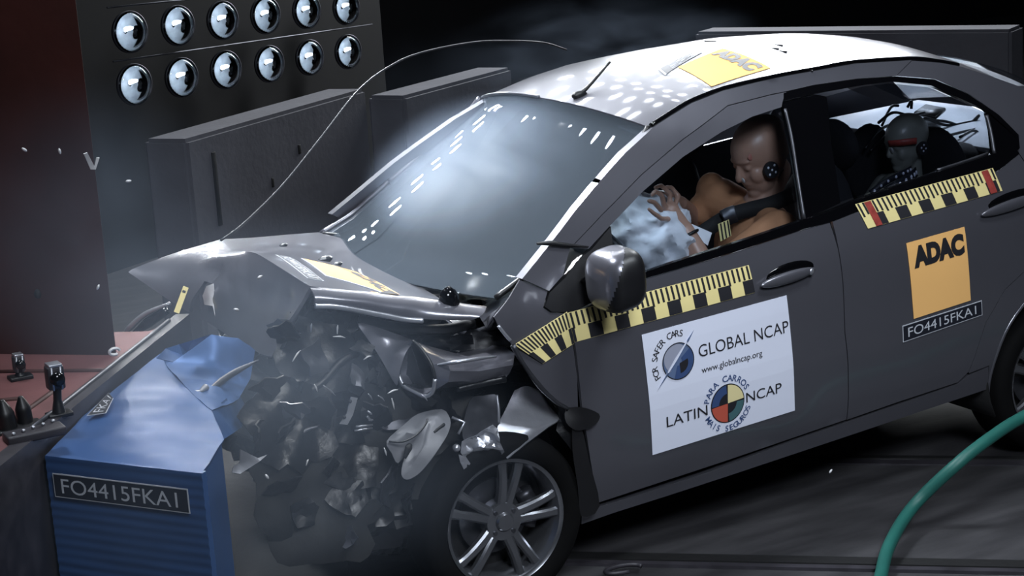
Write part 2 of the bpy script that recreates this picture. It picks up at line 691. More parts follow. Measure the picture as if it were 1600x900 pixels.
class Print:
    """a printed sheet in (u, v) metres, later laid onto a surface; each ink a material slot"""
    def __init__(self, w, h, base, step=0.05):
        self.w, self.h = w, h
        self.v, self.f, self.fm, self.mats = [], [], [], [base]
        nx, ny = max(1, round(w / step)), max(1, round(h / step))
        for j in range(ny + 1):
            for i in range(nx + 1):
                self.v.append((w * i / nx, h * j / ny, 0.0))
        for j in range(ny):
            for i in range(nx):
                a = j * (nx + 1) + i
                self.f.append((a, a + 1, a + nx + 2, a + nx + 1))
                self.fm.append(0)

    def slot(self, m):
        if m not in self.mats: self.mats.append(m)
        return self.mats.index(m)

    def add(self, pts, faces, m, layer=1):
        k = len(self.v)
        s = self.slot(m)
        self.v += [(p[0], p[1], 0.0008 * layer) for p in pts]
        for f in faces:
            self.f.append(tuple(i + k for i in f))
            self.fm.append(s)

    def poly(self, pts, m, layer=1):
        self.add(pts, [tuple(range(len(pts)))], m, layer)

    def rect(self, a, b, c, d, m, layer=1, cell=0.009):
        nx, ny = max(1, math.ceil((c - a) / cell)), max(1, math.ceil((d - b) / cell))
        pts = [(a + (c - a) * i / nx, b + (d - b) * j / ny) for j in range(ny + 1) for i in range(nx + 1)]
        self.add(pts, [(j * (nx + 1) + i, j * (nx + 1) + i + 1, (j + 1) * (nx + 1) + i + 1, (j + 1) * (nx + 1) + i) for j in range(ny) for i in range(nx)], m, layer)

    def sector(self, cx, cy, r0, r1, a0, a1, m, layer=1, n=16, sx=1.0):
        pts, fs = [], []
        for i in range(n + 1):
            a = math.radians(a0 + (a1 - a0) * i / n)
            pts += [(cx + r0 * sx * math.cos(a), cy + r0 * math.sin(a)), (cx + r1 * sx * math.cos(a), cy + r1 * math.sin(a))]
        for i in range(n):
            fs.append((2 * i, 2 * i + 1, 2 * i + 3, 2 * i + 2))
        self.add(pts, fs, m, layer)

    def text(self, s, a, b, c, d, m, bold=0.0, layer=2):
        v, f = glyphs(s, bold)
        x0, x1 = min(p.x for p in v), max(p.x for p in v)
        y0, y1 = min(p.y for p in v), max(p.y for p in v)
        self.add([(a + (p.x - x0) / (x1 - x0) * (c - a), b + (p.y - y0) / (y1 - y0) * (d - b)) for p in v], f, m, layer)

    def arc_text(self, s, cx, cy, r, a0, a1, size, m, inward=False, bold=0.0, layer=2):
        """letters spread from angle a0 to a1 around a circle"""
        n = len(s)
        for i, ch in enumerate(s):
            if ch == ' ': continue
            v, f = glyphs(ch, bold)
            x0, x1 = min(p.x for p in v), max(p.x for p in v)
            a = math.radians(a0 + (a1 - a0) * (i + 0.5) / n)
            rot = a - PI / 2 + (PI if inward else 0)
            ca, sa = math.cos(rot), math.sin(rot)
            ox, oy = cx + r * math.cos(a), cy + r * math.sin(a)
            pts = []
            for p in v:
                x, y = (p.x - (x0 + x1) / 2) * size, (p.y - 0.35) * size
                pts.append((ox + x * ca - y * sa, oy + x * sa + y * ca))
            self.add(pts, f, m, layer)

    def lay(self, name, mapf, parent, skirt=0.0012):
        """mapf(u, v, height) -> 3D point"""
        vs = [mapf(u / self.w, v / self.h, skirt + h) for u, v, h in self.v]
        fs, fm = list(self.f), list(self.fm)
        B = resample([V((0, 0)), V((1, 0)), V((1, 1)), V((0, 1))], 0.1)
        k = len(vs)
        n = len(B)
        vs += [mapf(b.x, b.y, skirt) for b in B] + [mapf(b.x, b.y, 0.0) for b in B]
        for i in range(n):
            j = (i + 1) % n
            fs.append((k + i, k + n + i, k + n + j, k + j))
            fm.append(0)
        return obj(name, vs, fs, None, parent, False, mats=self.mats, fmat=fm)


def quad_side(c, sgn=-1, up=0.001):
    """map the unit square onto the flank: corners TL, TR, BR, BL in (x, z)"""
    TL, TR, BR, BL = [V(p) for p in c]
    def f(u, v, h):
        p = (TL * (1 - u) + TR * u) * v + (BL * (1 - u) + BR * u) * (1 - v)
        return V((p.x, sgn * (side_y(p.x, p.y) + h + up), p.y))
    return f


def quad_bvh(c, bvh, up=0.001):
    """map the unit square onto a surface below: corners in (x, y)"""
    TL, TR, BR, BL = [V(p) for p in c]
    def f(u, v, h):
        p = (TL * (1 - u) + TR * u) * v + (BL * (1 - u) + BR * u) * (1 - v)
        hit = bvh.ray_cast(V((p.x, p.y, 3)), V((0, 0, -1)))
        if hit[0] is None: hit = bvh.find_nearest(V((p.x, p.y, 1.3)))
        q, nn = hit[0], hit[1]
        if nn.z < 0: nn = -nn
        return q + nn * (h + up)
    return f


def quad_flat(TL, TR, BR, BL, nrm, up=0.001):
    TL, TR, BR, BL, nrm = V(TL), V(TR), V(BR), V(BL), V(nrm)
    def f(u, v, h):
        return (TL * (1 - u) + TR * u) * v + (BL * (1 - u) + BR * u) * (1 - v) + nrm * (h + up)
    return f


# ================================================================ THE SETTING
def ext_box(a, b, z0, z1, t, nrm=None):
    """upright slab from a to b (ground points), t thick to the far side"""
    a, b = V((a[0], a[1], 0)), V((b[0], b[1], 0))
    d = (b - a).normalized()
    n = V((-d.y, d.x, 0)) * t
    vs = []
    for z in (z0, z1):
        vs += [p + V((0, 0, z)) for p in (a, b, b + n, a + n)]
    return vs, [(0, 3, 2, 1), (4, 5, 6, 7), (0, 1, 5, 4), (1, 2, 6, 5), (2, 3, 7, 6), (3, 0, 4, 7)]


struct(obj('floor', [(-14, -10, 0), (18, -10, 0), (18, 16, 0), (-14, 16, 0)], [(0, 1, 2, 3)], 'floor', smooth=False))
struct(obj('wall_back', *box(4, 12.0, 3.5, 34, 0.3, 7), 'darkhall', smooth=False))
struct(obj('wall_left', *box(-13, 1, 3.5, 0.3, 22, 7), 'darkhall', smooth=False))
# steel strip and slab joint let into the floor, running along the test track
TD = V((math.cos(math.radians(-41)), math.sin(math.radians(-41)), 0))
TN = V((-TD.y, TD.x, 0))


def strip(p, l0, l1, w, h):
    p = V((p[0], p[1], 0))
    vs = []
    for z in (-0.02, h):
        for l, s in ((l0, -1), (l1, -1), (l1, 1), (l0, 1)):
            vs.append(p + TD * l + TN * (s * w / 2) + V((0, 0, z)))
    return vs, [(0, 3, 2, 1), (4, 5, 6, 7), (0, 1, 5, 4), (1, 2, 6, 5), (2, 3, 7, 6), (3, 0, 4, 7)]


struct(obj('trim_1', *strip([(1.896, -0.562, 0)][0], -3.5, 3.0, 0.045, 0.006), 'railsteel', smooth=False))
struct(obj('trim_2', *strip([(1.941, -0.51, 0)][0], -3.5, 3.0, 0.03, 0.004), 'dark', smooth=False))
struct(obj('trim_3', *strip([(0.656, -0.813, 0)][0], -1.2, 3.0, 0.06, 0.005), 'dark', smooth=False))
struct(obj('trim_4', *strip([(0.614, -0.875, 0)][0], -1.2, 3.0, 0.03, 0.012), 'railsteel', smooth=False))

# ---- red steel crash block with its step, rising wall and back plate
W_ = V((math.cos(math.radians(51)), math.sin(math.radians(51)), 0))      # along the impact face
T_ = V((W_.y, -W_.x, 0))                                                 # towards the oncoming car
block = thing('crash_block', 'big dark red steel crash block with a lower pinkish step on the left', 'crash block', (-2.0, -0.6, 0))
O = V((-2.0, -0.6, 0))
K = V([(-0.762, 0.098, 0.9)][0])      # far end of the front edge of the step
K2 = V([(-1.451, -0.807, 0.9)][0])
K.z = K2.z = 0


def prism(outline, z0, z1, bev=0.0):
    bm = bmesh.new()
    f = bm.faces.new([bm.verts.new((p[0], p[1], z0)) for p in outline])
    r = bmesh.ops.extrude_face_region(bm, geom=[f])
    for v in [g for g in r['geom'] if isinstance(g, bmesh.types.BMVert)]: v.co.z = z1
    bmesh.ops.recalc_face_normals(bm, faces=bm.faces)
    if bev: bmesh.ops.bevel(bm, geom=bm.edges[:], offset=bev, segments=2, affect='EDGES')
    bm.verts.index_update()
    q = [v.co.copy() for v in bm.verts], [tuple(v.index for v in ff.verts) for ff in bm.faces]
    bm.free()
    return q


def rel(part, o):
    return [V(p) - V(o) for p in part[0]], part[1]


FD = (K - K2).normalized()
BK = V((-0.77, 0.64, 0)).normalized()
near = K2 - FD * 0.75
far = K + FD * 1.1
step_pts = [near, K + FD * 0.02, K + FD * 0.02 + BK * 0.28, near + BK * 2.2]
E1 = V([(-1.016, -0.185, 0.9)][0]); E1.z = 0
E0 = V([(-1.313, 0.101, 0.9)][0]); E0.z = 0
ED = (E0 - E1).normalized()
step = obj('step', *rel(prism([near, K, E1 + FD * 0.3, E1 + ED * 2.5, near + ED * 2.5], 0.0, 0.9, 0.006), O), 'redsteel', block, False)
tall = obj('upper_wall', *rel(prism([E1, E1 + BK * 0.02 + FD * 0.05, E1 + ED * 2.5 + FD * 0.05, E1 + ED * 2.5], 0.9, 3.4), O), 'redwall', block, False)
# seam strips welded along the step and sockets in the tall wall
for k, q in enumerate(([(-1.371, -0.132, 0.9), (-1.109, -0.343, 0.9)], [(-1.452, -0.46, 0.9), (-1.397, -0.482, 0.9)], [(-1.451, -0.662, 0.9), (-1.295, -0.468, 0.9)])):
    obj('seam', *rel(tube([V(p) + V((0, 0, 0.0)) for p in q], 0.009, 6, 4), O), 'redwall', block)
for (px, pz) in ((0.35, 1.45), (0.62, 1.25), (0.25, 1.1), (0.9, 1.75), (0.55, 1.62), (0.8, 1.05)):
    p = E1 + ED * px + V((0, 0, pz))
    obj('socket', *rel(ellipsoid(p, (0.012, 0.012, 0.016), u=8, v=6), O), 'dark', block)
obj('back_plate', *rel((lambda a, b: join(ext_box(b, a, 0.0, 0.905, 0.05)))(near + T_ * 0.0, K + FD * 0.12), O), 'railsteel', block, False)
obj('edge_rail', *rel(tube([V((p.x, p.y, 0.909)) for p in (K2 - FD * 0.1 + T_ * 0.01, K + FD * 0.02 + T_ * 0.01)], 0.007, 8, 6), O), 'steel', block)

obj('shade_slab', *rel(prism([V((-1.5, -1.05, 0)), V((-1.1, -1.5, 0)), V((-0.55, -0.85, 0)), V((-0.2, 0.1, 0)), V((-0.1, 1.2, 0)), V((-0.62, 1.0, 0)), V((-0.8, 0.0, 0))], 0.0, 0.14, 0.01), O), 'dark', block, False)  # dark slab added to darken the lit floor gap beside the barrier

# ---- blue deformable barrier
BA = [(-1.447, -0.91, 0.85), (-1.153, -1.339, 0.85), (-0.98, -1.035, 0.83), (-0.923, -0.784, 0.84), (-0.929, -0.637, 0.86), (-0.913, -0.482, 0.86), (-0.914, -0.377, 0.88), (-0.9, -0.268, 0.9), (-1.076, -0.42, 0.87), (-1.261, -0.643, 0.86)]
barrier = thing('deformable_barrier', 'blue crushed honeycomb barrier block bolted to the red crash block', 'crash barrier', (BA[0][0], BA[0][1], 0))
OB = V((BA[0][0], BA[0][1], 0))


def barrier_top():
    vs, fs = sheet('t', BA, None, None, step=0.035, amp=0.012, freq=5.0, thick=0.004, bulge=0.012, seed=3.1, link=False)
    return vs, fs


obj('top_sheet', *rel(barrier_top(), OB), 'blue', barrier, True, 50)
# end face towards the camera: horizontally folded sheet
a, b = V(BA[0]), V(BA[1])
ev, ef = [], []
NZ = 120
for j in range(NZ + 1):
    t = j / NZ
    z = (0.85 - 0.65 * t)
    fold = 0.0012 * math.sin(t * 150) + 0.004 * max(0, noise.noise(V((0.3, t * 22, 2.0)))) ** 2
    for i in range(13):
        s = i / 12
        p = a.lerp(b, s)
        q = V((p.x, p.y, z)) + V((-(b - a).normalized().y * -1, -(b - a).normalized().x, 0)) * 0
        out = V(((b - a).y, -(b - a).x, 0)).normalized()
        q += out * (fold + 0.002 * noise.noise(V((s * 3, t * 34, 5.0))))
        ev.append(q)
for j in range(NZ):
    for i in range(12):
        k = j * 13 + i
        ef.append((k, k + 1, k + 14, k + 13))
inn = [p - V(((b - a).y, -(b - a).x, 0)).normalized() * 0.02 for p in ev]
obj('end_sheet', *rel(thicken(ev, inn, ef), OB), 'blue', barrier, True, 60)
core = [V((p[0], p[1], 0)) for p in BA]
cc = sum(core, V()) / len(core)
obj('honeycomb_core', *rel(prism([cc + (p - cc) * 0.955 for p in core], 0.2, 0.825), OB), 'blue', barrier, False)
dn = V(((b - a).y, -(b - a).x, 0)).normalized()
pq = Print(0.44, 0.068, 'plaqueink')
pq.rect(0.003, 0.003, 0.437, 0.065, 'plaque', 1)
pq.text('FO4415FKA1', 0.027, 0.013, 0.405, 0.055, 'plaqueink', 0.0, 2)


def on_end(u, v, h):
    s = 0.055 + 0.865 * u
    t = 0.066 + 0.105 * (1 - v)
    p = a.lerp(b, s)
    return V((p.x, p.y, 0.85 - 0.65 * t)) + dn * (0.010 + h) - OB


pq.lay('plaque', on_end, barrier)['label'] = 'dark plaque with pale test number on the end face'
pq2 = Print(0.2, 0.05, 'plaqueink')
pq2.rect(0.002, 0.002, 0.198, 0.048, 'plaque', 1)
pq2.text('FKA1', 0.02, 0.01, 0.18, 0.04, 'plaqueink', 0.0, 2)
q4 = [V(p) - OB for p in [(-1.267, -0.704, 0.872), (-1.156, -0.557, 0.885), (-1.161, -0.616, 0.882), (-1.214, -0.716, 0.872)]]
pq2.lay('plaque', quad_flat(q4[0], q4[1], q4[2], q4[3], (0, 0, 1), 0.004), barrier)
for n, (pts, amp, sd) in enumerate((
        ([(-0.9, -0.268, 0.9), (-0.914, -0.377, 0.88), (-0.913, -0.482, 0.86), (-0.929, -0.637, 0.86), (-0.923, -0.784, 0.84), (-0.752, -0.532, 0.78), (-0.651, -0.387, 0.8), (-0.597, -0.298, 0.86), (-0.659, -0.327, 0.92), (-0.754, -0.349, 0.95), (-0.845, -0.332, 0.93)], 0.03, 5.2),
        ([(-0.923, -0.784, 0.84), (-0.97, -1.005, 0.82), (-0.759, -0.562, 0.7), (-0.679, -0.383, 0.72), (-0.719, -0.425, 0.78)], 0.012, 2.2),
        ([(-0.962, -0.424, 0.93), (-0.925, -0.407, 0.95), (-0.849, -0.443, 0.97), (-0.774, -0.41, 0.97), (-0.835, -0.391, 0.93), (-0.936, -0.504, 0.93)], 0.012, 8.2))):
    obj('crushed_sheet', *rel(sheet('s', pts, None, None, 0.03, amp, 6.0, 0.004, 0.0, sd, link=False), OB), 'blue', barrier, True, 45)

# ---- little high-speed cameras and clamps on the red step
def step_camera(px, label, h, s):
    p = V(px)
    t = thing('action_camera', label, 'camera', p)
    obj('body', *join(box(0, 0, h, 0.05 * s, 0.045 * s, 0.07 * s, 0.006)), 'railsteel', t)
    obj('lens', *[[V((q.x, q.y - 0.03 * s, q.z + h)) for q in lathe([(0.001, -0.012), (0.02 * s, -0.012), (0.022 * s, 0.012), (0.001, 0.012)], 16)[0]],
                  lathe([(0.001, -0.012), (0.02 * s, -0.012), (0.022 * s, 0.012), (0.001, 0.012)], 16)[1]], 'gloss', t)
    obj('strap', *join(box(0.012 * s, -0.026 * s, h, 0.006, 0.004, 0.07 * s), box(-0.014 * s, -0.026 * s, h, 0.006, 0.004, 0.07 * s), box(0, 0, h + 0.038 * s, 0.04 * s, 0.05 * s, 0.008, 0.002)), 'bare', t)
    obj('mount', *join(tube([(0, 0, 0), (0, 0, h * 0.4), (0.004, 0, h - 0.03 * s)], [0.022, 0.012, 0.012], 10), box(0, 0, 0.006, 0.07, 0.05, 0.012, 0.003)), 'black', t)
    return t


step_camera([(-1.351, -0.732, 0.9)][0], 'small strapped camera on a dark stalk mount on the red step', 0.115, 0.95)
step_camera([(-1.338, -0.253, 0.9)][0], 'small blurred camera on the far left of the red step', 0.05, 0.7)
kp = V([(-1.498, -0.775, 0.9)][0])
t = thing('hydraulic_clamp', 'twin-fingered black clamp at the left edge of the red step', 'clamp', kp)
obj('finger', *tube([(-0.01, 0, 0), (-0.012, 0, 0.05), (-0.016, 0, 0.09)], [0.03, 0.026, 0.006], 12), 'black', t)
obj('finger', *tube([(0.045, 0.02, 0), (0.043, 0.02, 0.05), (0.04, 0.02, 0.085)], [0.024, 0.022, 0.006], 12), 'black', t)
obj('base', *box(0.02, 0.0, 0.004, 0.13, 0.08, 0.012, 0.003), 'black', t)
kp = V([(-1.493, -0.91, 0.9)][0])
t = thing('bolted_bracket', 'dark bracket with shiny bolt heads on the corner of the red step', 'bracket', kp)
obj('plate', *box(0.03, 0.02, 0.012, 0.16, 0.07, 0.024, 0.005), 'railsteel', t)
for i in range(5):
    obj('bolt', *ellipsoid((-0.03 + 0.03 * i, 0.0 + 0.012 * i, 0.028), (0.006, 0.006, 0.005), u=8, v=6), 'bare', t)

# ---- concrete barriers in the background
def conc(name, label, a, b, h, t, slot=None):
    a, b = V((a[0], a[1], 0)), V((b[0], b[1], 0))
    o = thing(name, label, 'concrete block', a)
    vs, fs = ext_box(a, b, 0, h, t)
    bm = bmesh.new()
    vv = [bm.verts.new(V(p) - a) for p in vs]
    for f in fs: bm.faces.new([vv[i] for i in f])
    bmesh.ops.bevel(bm, geom=bm.edges[:], offset=0.02, segments=2, affect='EDGES')
    bm.verts.index_update()
    obj('block', [v.co.copy() for v in bm.verts], [tuple(v.index for v in f.verts) for f in bm.faces], 'concrete', o, True, 30)
    bm.free()
    if slot:
        for (s, z0, z1, w, lean) in slot:
            d = (b - a).normalized()
            n = V((-d.y, d.x, 0))
            p = d * s
            vs, fs = box(0, 0, 0, w, 0.012, z1 - z0, 0.003)
            obj('slot', [p + d * (q.x + lean * (q.z / (z1 - z0))) + n * q.y + V((0, 0, (z0 + z1) / 2 + q.z)) for q in vs], fs, 'dark', o)
    return o


conc('concrete_barrier', 'grey concrete barrier block with a dark slot, behind the bonnet', [(0.328, 2.928, 1.1)][0], [(1.816, 4.029, 1.1)][0], 1.1, 0.26,
     ((0.22, 0.62, 1.0, 0.035, 0.0), (1.05, 0.85, 0.9, 0.025, 0), (0.75, 0.72, 0.77, 0.02, 0)))
conc('concrete_barrier', 'grey concrete barrier block behind the windscreen', [(1.978, 3.858, 1.05)][0], [(3.091, 4.565, 1.05)][0], 1.05, 0.26)
conc('concrete_barrier', 'long dark concrete wall block behind the car roof', [(4.721, 4.86, 1.1)][0], [(5.851, 2.967, 1.1)][0], 1.1, 0.3)

# ---- lamp panel with twelve reflector lamps
PA, PB = V([(0.551, 5.06, 1.463), (3.424, 6.9, 1.415)][0]), V([(0.551, 5.06, 1.463), (3.424, 6.9, 1.415)][1])
PA.z = PB.z = 0
pd = (PB - PA).normalized()
pn = V((pd.y, -pd.x, 0))
lp = thing('lamp_panel', 'black panel frame carrying two rows of round lamps at upper left', 'lamp panel', PA)
obj('board', *rel(ext_box(PA + pn * -0.16, PB + pn * -0.16, 0.0, 2.4, 0.06), PA), 'panel', lp, False)
r1 = [(0.731, 5, 1.486), (1.133, 5.3, 1.471), (1.537, 5.6, 1.451), (1.951, 5.9, 1.432), (2.374, 6.2, 1.41), (2.808, 6.5, 1.381)]
r2 = [(0.724, 5, 1.172), (1.123, 5.3, 1.149), (1.526, 5.6, 1.133), (1.947, 5.9, 1.106), (2.367, 6.2, 1.086), (2.795, 6.5, 1.064)]
for z in ((V(r1[0]).z + V(r2[0]).z) / 2 + 0.01, V(r1[0]).z + 0.17):
    A = V((r1[0][0], r1[0][1], z - 0.01)) - pd * 0.16
    B = V((r1[5][0], r1[5][1], z + (r1[5][2] - r1[0][2]) * 1.1)) + pd * 0.35
    obj('shelf_edge', *rel(tube([A, B], 0.006, 6, 4), PA), 'steel', lp)


def lamp_proto():
    t = thing('flood_lamp', 'x', 'lamp')
    prof = []
    for k in range(9):
        f = k / 8
        prof.append((0.012 + 0.108 * f, 0.045 * (1 - f * f) - 0.022))
    v, f = lathe(prof, 32)
    v2 = [p + V((0, 0.004, 0)) for p in v]
    obj('reflector', *thicken(v, v2, f), 'reflector', t)
    obj('bezel', *lathe([(0.119, -0.03), (0.126, -0.029), (0.127, -0.012), (0.120, -0.012)], 32, True), 'steel', t)
    obj('bulb', *join(tube([(-0.048, -0.036, 0.012), (-0.005, -0.038, 0.03)], [0.008, 0.012, 0.006], 10, 6), ellipsoid((-0.018, -0.038, 0.024), (0.036, 0.012, 0.012))), 'bulb', t)
    v, f = lathe([(0.0008, -0.060), (0.05, -0.055), (0.09, -0.043), (0.119, -0.028)], 32)
    obj('lens', *thicken(v, [p + V((0, 0.003, 0)) for p in v], f), 'lensglass', t)
    return t


def dup(root, label=None, group=None, name=None):
    r = root.copy()
    C.objects.link(r)
    if name: r.name = name
    if label: r['label'] = label
    if group: r['group'] = group
    for ch in root.children:
        c = ch.copy(); C.objects.link(c); c.parent = r
        for g in ch.children:
            d = g.copy(); C.objects.link(d); d.parent = c
    return r


ORD = ['first from the left', 'second from the left', 'third from the left', 'fourth from the left', 'fifth from the left', 'last on the right']
lamp0 = lamp_proto()
first = True
face = math.atan2(pn.x, -pn.y)
for row, pts in (('upper', r1), ('lower', r2)):
    for i, p in enumerate(pts):
        l = lamp0 if first else dup(lamp0)
        first = False
        l.location = V(p)
        l.rotation_euler = (0, 0, face * 0.55)
        l['label'] = f'round reflector lamp, {ORD[i]} in the {row} row of the lamp panel'
        l['group'] = 'flood lamps on the panel'
# ================================================================ THE CAR
car = thing('crashed_car', 'grey four-door saloon car with a crushed front against the blue barrier', 'car', (0, 0, 0), rot=(0, -0.04014, 0))

RAIL_TOP = [(0.172, 1.054), (0.289, 1.128), (0.432, 1.222), (0.527, 1.277), (0.672, 1.356), (0.815, 1.417), (0.898, 1.44), (1.001, 1.466), (1.145, 1.486), (1.284, 1.492), (1.425, 1.495), (1.566, 1.494), (1.731, 1.493), (1.98, 1.469)]
RAIL_LOW = [(0.256, 1), (0.32, 1.037), (0.371, 1.111), (0.517, 1.188), (0.709, 1.282), (0.905, 1.361), (1.135, 1.438), (1.332, 1.446), (1.395, 1.446), (1.516, 1.449), (1.708, 1.443), (1.875, 1.428)]
ARCH = []
for k in range(0, 13):
    an = math.radians(195 - k * 17)
    ARCH.append((2.43 + 0.335 * math.cos(an), 0.26 + 0.335 * math.sin(an)))
DOORF = [(0.317, 0.917), (0.311, 0.836), (0.312, 0.708), (0.313, 0.599), (0.334, 0.415), (0.359, 0.247)]
BGAP = [(1.388, 1.008), (1.397, 0.912), (1.399, 0.799), (1.394, 0.616), (1.405, 0.495), (1.412, 0.281)]
RGAP = [(2.304, 1.087), (2.362, 0.961), (2.362, 0.795), (2.242, 0.66), (2.144, 0.613), (2.051, 0.51), (1.999, 0.379), (1.977, 0.328), (1.933, 0.297)]
BOT1 = [(0.876, 0.26), (1.413, 0.278)]
SILLB = [(2.099, 0.228), (1.474, 0.21), (0.911, 0.195), (0.65, 0.19), (0.439, 0.188), (0.309, 0.182)]
FWIN = [(0.547, 1.155), (0.695, 1.23), (0.889, 1.308), (1.07, 1.36), (1.212, 1.388), (1.345, 1.4), (1.315, 1.229), (1.279, 1.036), (0.991, 1.015), (0.7, 0.998), (0.561, 0.986), (0.51, 1.01)]
RWIN = [(1.544, 1.404), (1.718, 1.413), (1.838, 1.407), (2.006, 1.369), (2.114, 1.307), (2.216, 1.248), (2.203, 1.184), (2.178, 1.108), (1.924, 1.092), (1.517, 1.065), (1.45, 1.06), (1.49, 1.243)]

# ---- front door
fdoor = side_panel('front_door', DOORF[0:1] + [(0.435, 0.94), (0.554, 0.969), (0.692, 0.973), (0.981, 0.986), (1.271, 1.006)] + BGAP + [(0.876, 0.26)] + DOORF[:0:-1], 'paint', car)
fdoor['label'] = 'grey front door with a big white sticker'
side_panel('window_frame', RAIL_LOW[2:9] + [(1.361, 1.419)] + [(1.345, 1.4), (1.212, 1.388), (1.07, 1.36), (0.889, 1.308), (0.695, 1.23), (0.547, 1.155), (0.436, 1.095)], 'paint', fdoor, 0.002, 0.03)
side_panel('belt_trim', [(0.51, 1.01), (0.561, 0.986), (0.7, 0.998), (0.991, 1.015), (1.279, 1.036), (1.41, 1.045), (1.515, 1.059), (1.51, 1.023), (1.388, 1.008), (1.271, 1.006), (0.981, 0.986), (0.692, 0.973), (0.554, 0.969)], 'gloss', fdoor, 0.001, 0.02, 0.03, off=0.004)
side_panel('window_glass', FWIN, 'clear', fdoor, 0.0, 0.003, 0.08, off=-0.012)
side_panel('sail_panel', [(0.255, 0.997), (0.328, 1.032), (0.379, 1.07), (0.448, 1.096), (0.541, 1.152), (0.51, 1.01), (0.554, 0.971), (0.436, 0.942), (0.317, 0.919), (0.247, 0.936), (0.227, 0.956)], 'black', fdoor, 0.002, 0.02)
side_panel('pillar_cover', [(1.354, 1.415), (1.506, 1.421), (1.547, 1.408), (1.49, 1.243), (1.455, 1.059), (1.278, 1.032), (1.315, 1.229)], 'gloss', fdoor, 0.002, 0.02)
obj('pillar_bead', *tube([(x, -side_y(x, z) - 0.003, z) for x, z in [(1.353, 1.394), (1.337, 1.3), (1.306, 1.167), (1.285, 1.038)]], 0.006, 8), 'steel', fdoor)
# ---- rear door
rdoor = side_panel('rear_door', [(1.397, 1.009), (1.509, 1.021), (1.691, 1.028), (2.184, 1.048)] + RGAP + [(1.638, 0.289), (1.418, 0.279)] + BGAP[:0:-1], 'paint', car)
rdoor['label'] = 'grey rear door with an amber sticker'
side_panel('window_frame', [(1.377, 1.444), (1.516, 1.449), (1.708, 1.443), (1.875, 1.428), (2.035, 1.394), (2.16, 1.325), (2.265, 1.232), (2.329, 1.148), (2.317, 1.103), (2.292, 1.098), (2.314, 1.143), (2.219, 1.255), (2.117, 1.313), (2.009, 1.375), (1.841, 1.413), (1.721, 1.419), (1.506, 1.421), (1.361, 1.419)], 'gloss', rdoor, 0.001, 0.03)
side_panel('window_glass', RWIN, 'tintglass', rdoor, 0.0, 0.003, 0.08, off=-0.012)
side_panel('belt_trim', [(1.515, 1.059), (1.924, 1.092), (2.184, 1.109), (2.293, 1.117), (2.304, 1.087), (2.184, 1.048), (1.691, 1.028), (1.509, 1.021)], 'gloss', rdoor, 0.001, 0.02, 0.03, off=0.004)
side_panel('quarter_light', [(2.216, 1.248), (2.315, 1.145), (2.307, 1.11), (2.184, 1.107), (2.206, 1.184)], 'gloss', rdoor, 0.0015, 0.02, 0.03)
obj('divider_bar', *tube([(x, -side_y(x, z) - 0.002, z) for x, z in [(2.208, 1.24), (2.2, 1.178), (2.187, 1.107)]], 0.007, 8), 'steel', rdoor)
obj('window_bead', *tube([(x, -side_y(x, z) + 0.01, z) for x, z in [(1.918, 1.093), (2.034, 1.1), (2.166, 1.11)]], 0.005, 8), 'steel', rdoor)
# ---- sill, rail, quarter
side_panel('sill', [(0.305, 0.233), (0.364, 0.235), (0.488, 0.233), (0.79, 0.237), (1.181, 0.264), (1.463, 0.275), (1.933, 0.294), (1.982, 0.316), (2.078, 0.329)] + SILLB, 'paint', car, 0.002, 0.05)
side_panel('roof_rail', RAIL_TOP + RAIL_LOW[::-1], 'paint', car, 0.001, 0.04, 0.035)
QX = [(1.98, 1.469), (2.097, 1.445), (2.179, 1.42), (2.29, 1.372), (2.434, 1.305)]
side_panel('rear_quarter', QX + [(2.75, 1.14), (3.0, 1.02), (3.14, 0.96), (3.17, 0.7), (3.12, 0.42), (2.95, 0.3), (2.8, 0.27)] + ARCH[::-1][1:] + [(2.078, 0.329), (1.981, 0.321)] + RGAP[::-1][1:] + [(2.329, 1.148), (2.265, 1.232), (2.16, 1.325), (2.035, 1.394), (1.875, 1.428)],
           'paint', car, 0.002, 0.03, 0.06)
# ---- far side of the body
side_panel('far_door', [(.3, .93), (1.0, .95), (1.39, .98), (1.41, .6), (1.41, .29), (.88, .26), (.36, .26), (.31, .5)], 'paint', car, sgn=1)
side_panel('far_door', [(1.4, .98), (2.2, 1.02), (2.3, 1.06), (2.35, .9), (2.25, .7), (2.05, .4), (1.93, .3), (1.41, .29)], 'paint', car, sgn=1)
side_panel('far_quarter', [(2.3, 1.06), (2.44, 1.3), (2.75, 1.14), (3.0, 1.02), (3.14, .96), (3.17, .7), (3.12, .42), (2.8, .27)] + ARCH[::-1][1:] + [(2.1, .5), (2.25, .7), (2.35, .9)], 'paint', car, sgn=1)
side_panel('far_roof_rail', RAIL_TOP + [(2.097, 1.445), (2.179, 1.42)] + [(2.3, 1.33)] + RAIL_LOW[::-1], 'paint', car, 0.001, 0.04, sgn=1, off=-0.045)
side_panel('far_window', FWIN, 'tintglass', car, 0, 0.003, 0.1, sgn=1, off=-0.012)
side_panel('far_window', RWIN, 'tintglass', car, 0, 0.003, 0.1, sgn=1, off=-0.012)
side_panel('far_pillar', [(1.345, 1.4), (1.502, 1.415), (1.544, 1.404), (1.49, 1.243), (1.455, 1.059), (1.278, 1.032), (1.315, 1.229)], 'interior', car, sgn=1)
side_panel('far_sill', [(.3, .2), (.36, .25), (.88, .25), (1.41, .28), (1.93, .29), (2.1, .3), (2.1, .23), (1.44, .22), (.8, .19)], 'paint', car, sgn=1)

